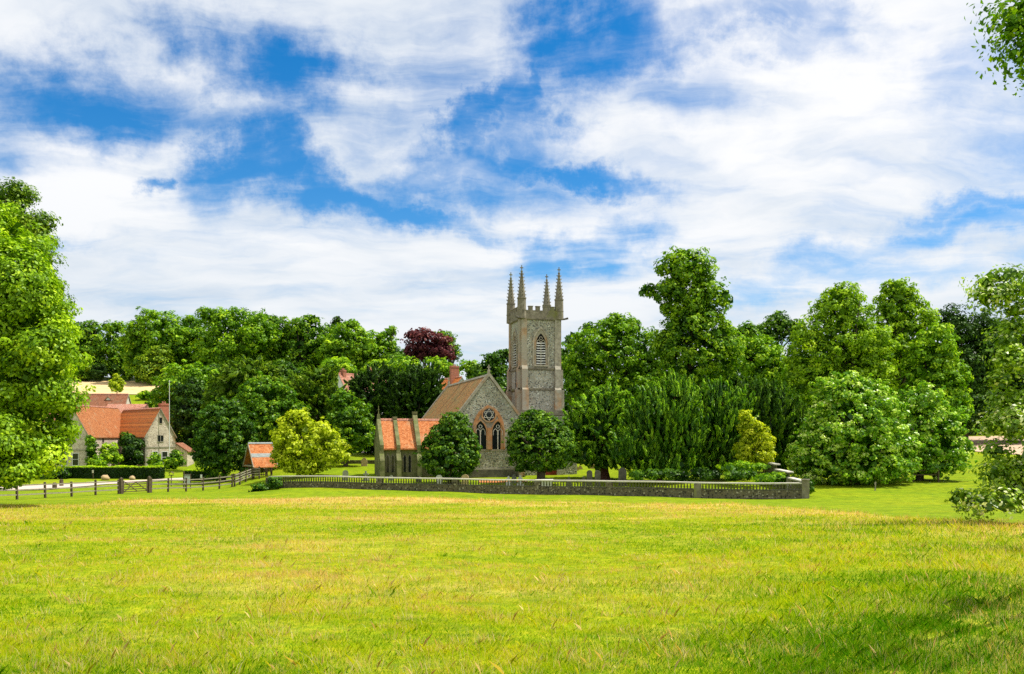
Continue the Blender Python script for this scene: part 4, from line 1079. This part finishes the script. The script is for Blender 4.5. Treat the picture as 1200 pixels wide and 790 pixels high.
# --- left middle distance
T('plane_tree', 'very dark rounded tree left of the lychgate', 'tree', 108,
  [(264, 515, 37, 48), (262, 485, 26, 22), (250, 530, 24, 30), (282, 530, 24, 30)], 262, 'leaf_dark', leafpx=1.45, pf=.17, vshift=-.03)
T('chestnut_tree', 'round-topped green tree directly behind the lychgate', 'tree', 118,
  [(312, 485, 38, 44), (306, 460, 28, 20), (285, 500, 22, 34), (336, 500, 26, 40), (310, 530, 40, 22)], 312, 'leaf_mid', leafpx=1.45, pf=.18, vshift=-.05)
T('ash_tree', 'light green tree beside the flagpole right of the cottage', 'tree', 172,
  [(216, 455, 34, 34), (232, 442, 24, 18), (205, 480, 26, 42), (240, 470, 18, 34)], 216, 'leaf_bright', leafpx=1.4, pf=.2, vshift=-.05)
T('ivy_clad_tree', 'dark ivy clad tree standing against the light green tree by the flagpole', 'tree', 164,
  [(224, 488, 26, 44), (226, 462, 18, 22), (222, 525, 24, 30)], 223, 'leaf_deep', leafpx=1.4, pf=.2, vshift=.1)
T('conifer_tree', 'olive green tree with arching top behind the round chestnut', 'tree', 142,
  [(292, 440, 36, 24), (270, 458, 30, 32), (315, 455, 28, 28), (255, 475, 18, 34)], 290, 'leaf_olive', 'spray', leafpx=1.45, pf=.17)
T('yew_tree', 'large olive yew sloping down behind the golden maple', 'tree', 124,
  [(365, 462, 34, 32), (385, 485, 34, 42), (350, 490, 28, 42), (375, 440, 20, 12)], 372, 'leaf_olive', 'yew', leafpx=1.5, pf=.14, vshift=-.05)
T('beech_tree', 'dense mid green tree right of the golden maple', 'tree', 112,
  [(408, 495, 29, 34), (398, 515, 26, 24), (420, 505, 20, 26), (402, 470, 16, 16)], 405, 'leaf_mid', leafpx=1.45, pf=.17, vshift=-.06)
T('yew_tree', 'dark yew below the pink tiled house, left of the two', 'tree', 132,
  [(440, 475, 30, 48), (425, 460, 20, 26), (455, 460, 20, 34), (445, 515, 34, 22)], 440, 'leaf_deep', 'yew', leafpx=1.5, pf=.13, vshift=.05)
T('yew_tree', 'dark yew behind the transept, right of the two', 'tree', 130,
  [(488, 470, 28, 44), (505, 458, 18, 30), (470, 478, 22, 44), (488, 510, 34, 24)], 488, 'leaf_deep', 'yew', leafpx=1.5, pf=.13, vshift=.05)
T('young_tree', 'small lone tree at the edge of the stubble field above the cottage', 'tree', 222,
  [(137, 451, 9.5, 10), (137, 444, 5, 5)], 137, 'leaf_yellow', leafpx=1.3, pf=.4, tr=.16)
for px, py, rx, ry, d, m, l in ((172, 463, 12, 5, 224, 'leaf_bright', 'low hedge bushes at the right end of the stubble field'),
                                (187, 462, 9, 8, 222, 'leaf_mid', 'darker bush where the stubble field meets the trees'),
                                (174, 474, 4, 5, 205, 'leaf_mid', 'little bush on the green slope above the cottage ridge'),
                                (181, 540, 9, 10, 146, 'leaf_bright', 'light bush under the right gable windows of the cottage'),
                                (206, 538, 10, 11, 147, 'leaf_mid', 'leafy bush just right of the cottage gable'),
                                (200, 543, 8, 8, 143, 'leaf_bright', 'smaller pale bush between gable and drive'),
                                (107, 527, 6, 20, 143.5, 'leaf_mid', 'tall climber on the corner of the left cottage wing'),
                                (129, 532, 13, 14, 145, 'leaf_lime', 'yellow-green shrub in the angle of the cottage'),
                                (113, 541, 10, 8, 142, 'leaf_bright', 'low light shrub before the left cottage wing'),
                                (155, 528, 15, 20, 149, 'leaf_deep', 'dark climber covering the wall of the right cottage wing'),
                                (148, 515, 8, 10, 152, 'leaf_dark', 'climber reaching the eaves in the cottage corner'),
                                (70, 556, 12, 8, 118, 'leaf_deep', 'dark bush at the left end of the long hedge'),
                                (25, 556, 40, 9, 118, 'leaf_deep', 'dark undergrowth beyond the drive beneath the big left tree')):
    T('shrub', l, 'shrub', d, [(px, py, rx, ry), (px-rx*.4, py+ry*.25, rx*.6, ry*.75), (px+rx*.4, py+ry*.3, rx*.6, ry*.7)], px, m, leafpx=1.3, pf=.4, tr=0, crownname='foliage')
# --- wood on the hill at the left
HW = [
 ('tree at the left end of the hill wood, beside the big lime', 270, [(100, 400, 22, 26), (92, 425, 24, 34), (108, 388, 12, 12)], 'leaf_mid', {}),
 ('open topped tree in the hill wood with sky showing through', 275, [(132, 385, 18, 10), (128, 405, 22, 18), (140, 425, 22, 28)], 'leaf_mid', dict(cov=2.6, vshift=.05)),
 ('large domed tree above the stubble field', 265, [(180, 386, 30, 26), (165, 405, 24, 34), (200, 400, 24, 36), (178, 430, 34, 26)], 'leaf_bright', dict(vshift=-.08)),
 ('pale tipped tree low in the hill wood above the field', 258, [(188, 412, 13, 10), (180, 432, 22, 22)], 'leaf_olive', dict(vshift=.15)),
 ('lower darker tree right of the large domed one', 272, [(222, 388, 22, 20), (232, 410, 26, 34), (215, 415, 22, 30)], 'leaf_mid', {}),
 ('highest rounded tree of the hill wood', 260, [(270, 378, 32, 20), (262, 405, 36, 34), (300, 395, 30, 32), (245, 372, 14, 12)], 'leaf_bright', dict(vshift=-.12)),
 ('dark broad tree right of the highest one', 268, [(310, 380, 22, 18), (335, 402, 28, 30), (318, 415, 26, 28)], 'leaf_mid', dict(vshift=-.05)),
 ('twin crowned tree in the right half of the hill wood', 264, [(356, 385, 22, 16), (372, 400, 22, 26), (350, 415, 24, 28), (366, 375, 10, 8)], 'leaf_mid', dict(vshift=.02)),
 ('bright tree with conical top above the pink tiled house', 258, [(408, 394, 22, 20), (396, 412, 24, 26), (420, 412, 22, 28), (412, 380, 10, 8)], 'leaf_bright', dict(vshift=-.02)),
 ('thin pale tree left of the copper beech', 262, [(450, 400, 16, 14), (445, 420, 24, 22), (458, 388, 9, 7), (436, 402, 12, 14)], 'leaf_bright', dict(cov=3.2)),
 ('small dark conifer top poking above the hill wood', 282, [(395, 376, 6, 6), (392, 388, 9, 12)], 'leaf_deep', dict(vshift=.1))]
for l, d, e, m, kw in HW:
    T('hill_tree', l, 'tree', d, e, e[0][0], m, group='trees of the wood on the hill', leafpx=1.3, pf=.22, **kw)
T('copper_beech', 'dark purple-red copper beech on the skyline left of the tower', 'tree', 240,
  [(502, 402, 29, 18), (490, 393, 16, 10), (515, 412, 20, 14), (488, 412, 16, 14)], 502, 'leaf_copper', leafpx=1.35, pf=.26)
T('hill_tree', 'green tree close behind the copper beech', 'tree', 252, [(520, 397, 15, 11), (530, 412, 12, 14)], 520, 'leaf_mid', leafpx=1.3, pf=.26, vshift=.05)
for l, d, e, m in (('bright shrubby tree under the copper beech, left part', 212, [(470, 428, 24, 12), (452, 438, 20, 14)], 'leaf_bright'),
                   ('bright shrubby tree under the copper beech, right part', 208, [(512, 430, 22, 12), (528, 436, 14, 12)], 'leaf_bright'),
                   ('pale bushy tree against the sky left of the tower', 205, [(550, 430, 14, 10), (560, 440, 16, 14)], 'leaf_bright'),
                   ('dark tree showing between nave roof and tower', 172, [(580, 428, 18, 20), (570, 440, 18, 26), (592, 418, 14, 10), (585, 460, 24, 30)], 'leaf_dark')):
    T('background_tree', l, 'tree', d, e, e[0][0], m, leafpx=1.35, pf=.28)
# --- right of the tower
T('sycamore_tree', 'wide rounded tree with bright clumps close behind the tower', 'tree', 132,
  [(722, 412, 48, 40), (690, 420, 32, 34), (762, 425, 34, 40), (725, 385, 28, 20), (680, 445, 28, 34), (730, 460, 60, 28)], 722, 'leaf_bright', leafpx=1.45, pf=.17, vshift=-.10)
T('oak_tree', 'tallest tree on the skyline with irregular open crown', 'tree', 122,
  [(806, 314, 34, 26), (822, 346, 36, 26), (784, 342, 28, 15), (760, 341, 16, 9), (816, 368, 36, 18), (794, 362, 22, 14), (790, 312, 20, 16), (848, 350, 13, 12), (812, 385, 42, 26), (840, 412, 32, 40), (808, 420, 42, 40), (785, 400, 20, 20)], 808, 'leaf_mid', leafpx=1.6, cov=3.6, pf=.24, vshift=.12)
T('ash_tree', 'light green tree filling the dip right of the tallest tree', 'tree', 150,
  [(885, 420, 30, 28), (862, 410, 20, 26), (905, 435, 28, 36), (850, 390, 12, 12)], 885, 'leaf_bright', leafpx=1.4, pf=.2)
T('background_tree', 'dark distant tree on the skyline between the tallest tree and the limes', 'tree', 185,
  [(914, 382, 20, 18), (895, 400, 22, 26), (935, 392, 14, 18)], 912, 'leaf_dark', leafpx=1.4, pf=.22, vshift=.1)
T('background_tree', 'dim distant tree top just right of the tallest tree', 'tree', 180,
  [(876, 388, 14, 12), (870, 405, 18, 24)], 874, 'leaf_mid', leafpx=1.4, pf=.24)
T('background_tree', 'dark tree top peeping out left of the wide rounded tree', 'tree', 160,
  [(690, 385, 12, 8), (672, 402, 12, 14), (665, 425, 16, 24)], 672, 'leaf_dark', leafpx=1.4, pf=.26, vshift=.1)
T('lime_tree', 'big yellow-green lime with pointed top, left of the lime pair', 'tree', 115,
  [(985, 370, 36, 40), (965, 405, 42, 42), (1010, 410, 44, 42), (985, 350, 22, 20), (950, 440, 34, 44), (1010, 450, 50, 40)], 985, 'leaf_lime', leafpx=1.5, pf=.18, vshift=.0)
T('lime_tree', 'tall lime with ragged dark top, right of the lime pair', 'tree', 118,
  [(1052, 358, 28, 30), (1048, 338, 17, 13), (1072, 385, 30, 34), (1045, 400, 34, 40), (1064, 342, 10, 8)], 1054, 'leaf_lime', leafpx=1.5, pf=.19, vshift=-.06)
T('lime_tree', 'fresh bright green lime leaning out behind the small lime', 'tree', 112,
  [(1098, 410, 26, 36), (1112, 450, 24, 34), (1085, 440, 30, 44), (1122, 475, 20, 22), (1098, 480, 30, 30)], 1095, 'leaf_bright', leafpx=1.5, pf=.2)
T('lime_tree', 'large round lime with pale leaf tips standing on the right lawn', 'tree', 85,
  [(998, 510, 66, 58), (988, 466, 38, 32), (962, 538, 40, 34), (1038, 532, 40, 40), (1000, 548, 66, 24), (1015, 474, 36, 32), (996, 446, 18, 14)], 1000, 'leaf_gloss', leafpx=1.6, pf=.13, vshift=.07)
T('lime_tree', 'smaller lime with pale leaf tips growing inside the timber guard', 'tree', 89,
  [(1088, 510, 48, 48), (1080, 474, 30, 28), (1108, 526, 32, 32), (1068, 532, 34, 26), (1090, 545, 44, 14)], 1075.5, 'leaf_gloss', leafpx=1.6, pf=.15, vshift=.05, tr=.3)
T('dark_tree', 'tall dark tree in shadow right of the bright green lime', 'tree', 150,
  [(1118, 385, 26, 30), (1135, 430, 34, 44), (1150, 395, 24, 34), (1130, 480, 42, 34)], 1130, 'leaf_deep', leafpx=1.4, pf=.2, vshift=.12)
T('dark_tree', 'tall dark tree half hidden behind the flowering right edge tree', 'tree', 155,
  [(1180, 410, 30, 46), (1205, 430, 40, 50), (1170, 460, 34, 44), (1200, 485, 50, 30)], 1185, 'leaf_deep', leafpx=1.4, pf=.2, vshift=.1)
# --- repeated background trees that close the wood (copies of four built trees)
def protos():
    out = []
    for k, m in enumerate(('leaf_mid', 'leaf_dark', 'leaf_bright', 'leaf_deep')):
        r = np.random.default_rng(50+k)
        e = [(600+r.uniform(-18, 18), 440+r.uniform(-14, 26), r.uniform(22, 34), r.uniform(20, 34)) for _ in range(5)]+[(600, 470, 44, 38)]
        V, A, E = crown(e, 200, 'broad', leafpx=1.4, cov=4, pf=.22)
        zb = min(c[2]-r_[2] for c, r_ in E)-1.0
        V = V-np.array([0, 200, zb])
        cr = quadmesh('crown', V, A, m)
        mb = MB(); mb.tube([(0, 0, -2), (.2, 0, 3), (-.1, .1, 9)], [.6, .5, .25], 8); tk = mb.build('trunk', 'bark', None, True)
        out.append((cr, tk, (V[:, 2].max())))
    return out
PRO = protos()
def filler(px, d, ytop, k, label, sc=1.0, group='shadowy trees filling the wood'):
    x = (px-600)/F*d; z = g(x, d); cr, tk, H = PRO[k]
    h = CZ+(HY-ytop)/F*d-z; s = h/H
    e = empty('wood_tree', (x, d, z), random.uniform(0, 6.28), label, 'tree', group)
    for q in (cr, tk):
        c = q.copy(); COL.objects.link(c); c.parent = e; c.scale = (s*sc, s*sc, s)
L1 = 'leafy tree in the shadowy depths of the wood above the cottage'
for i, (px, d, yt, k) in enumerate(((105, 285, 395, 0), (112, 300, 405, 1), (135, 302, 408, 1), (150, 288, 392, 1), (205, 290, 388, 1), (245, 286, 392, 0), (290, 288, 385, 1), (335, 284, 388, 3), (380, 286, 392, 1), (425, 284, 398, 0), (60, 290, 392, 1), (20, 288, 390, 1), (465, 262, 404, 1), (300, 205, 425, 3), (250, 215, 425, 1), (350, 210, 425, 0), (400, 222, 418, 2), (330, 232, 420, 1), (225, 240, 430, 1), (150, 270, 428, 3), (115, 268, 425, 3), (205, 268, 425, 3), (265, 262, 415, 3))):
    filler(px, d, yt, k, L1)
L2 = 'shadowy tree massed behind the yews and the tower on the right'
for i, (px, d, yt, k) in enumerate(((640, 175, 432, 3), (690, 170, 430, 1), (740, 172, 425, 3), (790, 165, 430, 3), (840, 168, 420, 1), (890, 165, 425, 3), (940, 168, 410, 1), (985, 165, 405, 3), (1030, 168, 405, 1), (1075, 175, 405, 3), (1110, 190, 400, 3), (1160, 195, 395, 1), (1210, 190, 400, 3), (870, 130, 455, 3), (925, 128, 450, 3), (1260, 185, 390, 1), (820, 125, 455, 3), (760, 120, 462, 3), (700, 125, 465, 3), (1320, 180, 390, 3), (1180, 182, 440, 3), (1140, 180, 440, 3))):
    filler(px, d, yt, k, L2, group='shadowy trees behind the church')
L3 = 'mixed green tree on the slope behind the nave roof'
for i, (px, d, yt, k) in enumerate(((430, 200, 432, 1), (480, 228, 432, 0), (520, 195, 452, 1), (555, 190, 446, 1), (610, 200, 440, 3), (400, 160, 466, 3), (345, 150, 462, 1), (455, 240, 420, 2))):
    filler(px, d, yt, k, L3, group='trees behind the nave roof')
for cr, tk, H in PRO:
    bpy.data.objects.remove(cr); bpy.data.objects.remove(tk)

# ------------------------------------------------------------------ meadow grass (uncountable)
def blades():
    r = RNG; n = 430000
    yp = r.uniform(584, 808, n)*1.0
    yp = np.where(r.random(n) < .12, r.uniform(584, 625, n), yp)
    px = r.uniform(-60, 1260, n)
    dtab = np.concatenate([np.arange(6, 20, .1), np.arange(20, 90, .25)])
    ytab = HY+F*(CZ-_prof(_PR, dtab))/dtab
    d = np.interp(-yp, -ytab, dtab)
    x = (px-600)/F*d
    mea, st = masks(x, d)
    clump = fbm(x*1.3, d*1.3, 71, 3); big = fbm(x*.22, d*.35, 91, 3)
    keep = (mea > r.random(n)) & (r.random(n) < .35+1.2*clump)
    x, d, st, clump, big, px = x[keep], d[keep], st[keep], clump[keep], big[keep], px[keep]; n = len(x)
    z = G(x, d)
    kind = r.random(n)
    stem = kind < (.015+.42*st)
    right = sm((px-700)/350)*sm((50-d)/20)
    h = r.uniform(.025, .095, n)*(.4+1.2*clump)*(1+.8*st+.8*right)+np.where(stem, r.uniform(.03, .16, n), 0)
    h *= np.clip(.75+d*.012, .85, 1.5)
    w = np.maximum(.0045, .5*d/853)*r.uniform(.6, 1.3, n)*np.where(stem, .5, 1)
    az = r.uniform(0, 6.28, n); lean = r.uniform(.1, 1.3, n)*h*np.where(stem, .45, 1)
    v = np.clip(.38+.9*(big-.5)+.7*(clump-.5)+r.normal(0, .15, n)-.20*right-.14*sm((24-d)/14)+.34*st, 0, .80)
    v = np.where(stem, np.clip(.80+r.normal(0, .10, n), .6, 1), v)
    la = r.uniform(0, 6.28, n)
    # tussocks: radiating tufts, straw-pale ones everywhere, rank dark green ones mostly to the right
    nt_ = 620; m = 46
    ty = HY+290*r.uniform(.34, 1.0, nt_)**1.0; td = np.interp(-ty, -ytab, dtab); tpx = r.uniform(-40, 1240, nt_)
    dark = r.random(nt_) < .10+.6*sm((tpx-800)/300); tx = (tpx-600)/F*td
    sz = r.uniform(.45, 1.25, nt_)
    X = np.repeat(tx, m); D = np.repeat(td, m); Z = np.repeat(sz, m); K = np.repeat(dark, m); N = len(X)
    LA = r.uniform(0, 6.28, N); rad = r.random(N)**.5*.16*Z
    X = X+np.cos(LA)*rad*1.5; D = D+np.sin(LA)*rad
    H = r.uniform(.08, .22, N)*Z; LE = H*r.uniform(.2, 1.1, N); WD = np.maximum(.0035, .30*D/853)*r.uniform(.6, 1.3, N)
    VV = np.where(K, np.clip(r.normal(.10, .12, N), 0, .6), np.clip(r.normal(.74, .16, N), .2, 1))
    x, d, h, w, la, lean, v = [np.concatenate(q) for q in ((x, X), (d, D), (h, H), (w, WD), (la, LA), (lean, LE), (v, VV))]
    az = np.concatenate([az, r.uniform(0, 6.28, N)]); z = np.concatenate([z, G(X, D)]); n = len(x)
    wx, wy = np.cos(az)*w/2, np.sin(az)*w/2
    lx, ly = np.cos(la)*lean, np.sin(la)*lean
    b = np.stack([x, d, z-.02], 1)
    mid = b+np.stack([lx*.35, ly*.35, h*.6], 1); top = b+np.stack([lx, ly, h], 1)
    W = np.stack([wx, wy, wx*0], 1)
    V = np.stack([b-W, b+W, mid+W*.8, top, mid-W*.8], 1)
    me = bpy.data.meshes.new('meadow_grass')
    Vf = V.reshape(-1, 3)
    me.vertices.add(len(Vf)); me.vertices.foreach_set('co', Vf.astype(np.float32).ravel())
    me.loops.add(len(Vf)); me.loops.foreach_set('vertex_index', np.arange(len(Vf), dtype=np.int32))
    me.polygons.add(n); me.polygons.foreach_set('loop_start', np.arange(0, len(Vf), 5, dtype=np.int32))
    me.update(calc_edges=True)
    at = me.attributes.new('v', 'FLOAT', 'FACE'); at.data.foreach_set('value', v.astype(np.float32))
    me.materials.append(MATS['blade'])
    o = bpy.data.objects.new('meadow_grass', me); COL.objects.link(o); tag(o, 'long yellow-green meadow grass with buff seed stems', 'grass', kind='stuff')
blades()

# ------------------------------------------------------------------ sun, sky, camera
SUN = Vector((.46, .06, .87)).normalized()
sl = bpy.data.lights.new('sun', 'SUN'); sl.energy = 5.0; sl.angle = math.radians(.53); sl.color = (1, .955, .87)
so = bpy.data.objects.new('sun', sl); COL.objects.link(so); so.rotation_euler = SUN.to_track_quat('Z', 'Y').to_euler()
W = bpy.data.worlds.new('World'); S.world = W; W.use_nodes = True
def world():
    nt = W.node_tree; nt.nodes.clear(); L = nt.links.new
    out = nd(nt, 'ShaderNodeOutputWorld'); bg = nd(nt, 'ShaderNodeBackground'); bg.inputs['Strength'].default_value = .12
    L(bg.outputs[0], out.inputs[0])
    sky = nd(nt, 'ShaderNodeTexSky', sky_type='NISHITA'); sky.sun_disc = False
    sky.sun_elevation = math.asin(SUN.z); sky.sun_rotation = math.atan2(SUN.x, SUN.y)
    sky.air_density = 1.0; sky.dust_density = .3; sky.ozone_density = 3.0
    hs = nd(nt, 'ShaderNodeHueSaturation'); hs.inputs['Saturation'].default_value = 1.45; hs.inputs['Value'].default_value = 1.0
    L(sky.outputs[0], hs.inputs['Color'])
    tc = nd(nt, 'ShaderNodeTexCoord'); dirv = tc.outputs['Generated']
    sp = nd(nt, 'ShaderNodeSeparateXYZ'); L(dirv, sp.inputs[0])
    def M(op, a, b=None, c=None):
        n = nd(nt, 'ShaderNodeMath', operation=op)
        for i, v in enumerate((a, b, c)):
            if v is None: continue
            if isinstance(v, (int, float)): n.inputs[i].default_value = v
            else: L(v, n.inputs[i])
        return n.outputs[0]
    az = M('ARCTAN2', sp.outputs[0], sp.outputs[1]); el = M('ARCSINE', sp.outputs[2])
    ae = nd(nt, 'ShaderNodeCombineXYZ'); L(az, ae.inputs[0]); L(el, ae.inputs[1])
    # perspective cloud-deck coordinate
    den = M('ADD', M('MAXIMUM', sp.outputs[2], 0.0), .16)
    cx = M('DIVIDE', sp.outputs[0], den); cy = M('DIVIDE', sp.outputs[1], den)
    deck = nd(nt, 'ShaderNodeCombineXYZ'); L(cx, deck.inputs[0]); L(cy, deck.inputs[1])
    def VM(op, a, b):
        n = nd(nt, 'ShaderNodeVectorMath', operation=op)
        for i, v in enumerate((a, b)):
            if isinstance(v, tuple): n.inputs[i].default_value = v
            else: L(v, n.inputs[i])
        return n.outputs[0]
    wn = noise(nt, 1.6, 5, .55, deck.outputs[0], 'Color')
    warp = VM('MULTIPLY', VM('SUBTRACT', wn, (.5, .5, .5)), (.5, .5, .0))
    deckw = VM('ADD', deck.outputs[0], warp)
    mp = nd(nt, 'ShaderNodeMapping'); mp.inputs['Rotation'].default_value = (0, 0, .6); mp.inputs['Scale'].default_value = (1.0, 1.9, 1)
    L(deckw, mp.inputs[0])
    n1 = noise(nt, 1.25, 7, .55, mp.outputs[0]); mp2 = nd(nt, 'ShaderNodeMapping'); mp2.inputs['Rotation'].default_value = (0, 0, -.75); mp2.inputs['Scale'].default_value = (.75, 2.1, 1)
    L(deckw, mp2.inputs[0]); n2 = noise(nt, 3.2, 9, .62, mp2.outputs[0]); n3 = noise(nt, .55, 4, .5, deck.outputs[0])
    wa = noise(nt, 7.0, 8, .64, ae.outputs[0], 'Color')
    aew = VM('ADD', ae.outputs[0], VM('MULTIPLY', VM('SUBTRACT', wa, (.5, .5, .5)), (.34, .15, 0)))
    def gap(px, py, rx, ry, rot, wgt, soft=1.0):
        dx = px-600.; dy = 510.-py
        a = math.atan2(dx, 1000); e = math.atan2(dy, math.hypot(1000, dx))
        k = 1/1000*math.cos(a)
        m = nd(nt, 'ShaderNodeMapping', vector_type='TEXTURE'); L(aew, m.inputs[0])
        m.inputs['Location'].default_value = (a, e, 0); m.inputs['Rotation'].default_value = (0, 0, math.radians(rot)); m.inputs['Scale'].default_value = (rx*k*1.15, ry*k*1.15, 1)
        ln = nd(nt, 'ShaderNodeVectorMath', operation='LENGTH'); L(m.outputs[0], ln.inputs[0])
        mr = nd(nt, 'ShaderNodeMapRange', interpolation_type='SMOOTHSTEP'); L(ln.outputs['Value'], mr.inputs[0])
        mr.inputs[1].default_value = .0; mr.inputs[2].default_value = 1.95*soft; mr.inputs[3].default_value = wgt; mr.inputs[4].default_value = 0
        return mr.outputs[0]
    GAPS = [(190, 130, 120, 22, 12, .6), (360, 205, 60, 26, -30, .8), (440, 160, 30, 50, 0, .25), (490, 215, 60, 24, 10, .65), (610, 120, 40, 70, -30, .7), (560, 215, 80, 22, -10, .6), (760, 40, 60, 30, -20, .6), (318, 68, 85, 40, -8, 1.0), (95, 112, 130, 34, 4, .85), (20, 130, 60, 24, 0, .6), (300, 175, 42, 62, -20, .85), (395, 232, 62, 20, -12, .85), (470, 250, 70, 14, -5, .75),
            (565, 135, 30, 95, -42, .75), (640, 70, 60, 26, 50, .8), (715, 40, 105, 40, 8, .95), (590, 195, 60, 26, 20, .7), (665, 208, 70, 16, -6, .9), (800, 90, 80, 26, -5, .45), (215, 228, 22, 10, 0, .7),
            (680, 292, 50, 24, 10, .65), (1085, 286, 150, 15, 5, .62), (1150, 250, 90, 10, 4, .5), (960, 318, 150, 16, 6, .5), (70, 265, 55, 8, 5, .35), (560, 275, 45, 8, -5, .4),
            (900, 12, 90, 22, -14, .6), (1140, 92, 60, 34, 10, .4), (940, 50, 60, 22, -20, .45), (520, 100, 45, 60, -30, .35), (1050, 330, 120, 14, 0, .45), (-200, 150, 160, 60, 10, .7), (1500, 150, 200, 60, -10, .7)]
    acc = None
    for gp in GAPS:
        v = gap(*gp); acc = v if acc is None else M('MAXIMUM', acc, v)
    # cover: mostly cloud, opened by the gaps, edges broken by noise
    c = M('SUBTRACT', M('ADD', .86, M('MULTIPLY', M('SUBTRACT', n1, .5), 1.9)), M('MULTIPLY', acc, 1.20))
    c = M('ADD', c, M('MULTIPLY', M('SUBTRACT', n2, .5), 1.1))
    cover = nd(nt, 'ShaderNodeMapRange', interpolation_type='SMOOTHSTEP'); L(c, cover.inputs[0])
    cover.inputs[1].default_value = -.22; cover.inputs[2].default_value = 1.0
    # cloud body colour: bright billows, grey-blue thin or low parts
    sh = M('ADD', M('MULTIPLY', n1, .55), M('MULTIPLY', n3, .45))
    ccol = ramp(nt, [(.37, (4.1, 4.7, 5.5)), (.45, (5.2, 5.6, 6.1)), (.55, (6.6, 6.65, 6.75))], sh)
    lowf = nd(nt, 'ShaderNodeMapRange'); L(el, lowf.inputs[0]); lowf.inputs[1].default_value = .0; lowf.inputs[2].default_value = .30; lowf.inputs[3].default_value = .55; lowf.inputs[4].default_value = 0
    ccol = mixc(nt, lowf.outputs[0], ccol, (4.7, 5.25, 5.7))
    L(mixc(nt, cover.outputs[0], hs.outputs[0], ccol), bg.inputs['Color'])
world()

cam = bpy.data.cameras.new('camera'); co = bpy.data.objects.new('camera', cam); COL.objects.link(co)
co.location = (0, 0, CZ); co.rotation_euler = (math.pi/2, 0, 0)
cam.sensor_width = 36; cam.lens = 30; cam.shift_y = (HY-395)/1200; cam.clip_end = 6000; cam.clip_start = .1
S.camera = co
S.view_settings.view_transform = 'Standard'; S.view_settings.look = 'None'; S.view_settings.gamma = 1; S.view_settings.exposure = 0.33
S.view_settings.use_curve_mapping = False
S.cycles.max_bounces = 6; S.cycles.diffuse_bounces = 3; S.cycles.glossy_bounces = 2; S.cycles.transmission_bounces = 3; S.cycles.transparent_max_bounces = 4
S.cycles.caustics_reflective = False; S.cycles.caustics_refractive = False
S.cycles.use_denoising = False
S.cycles.sample_clamp_indirect = 6
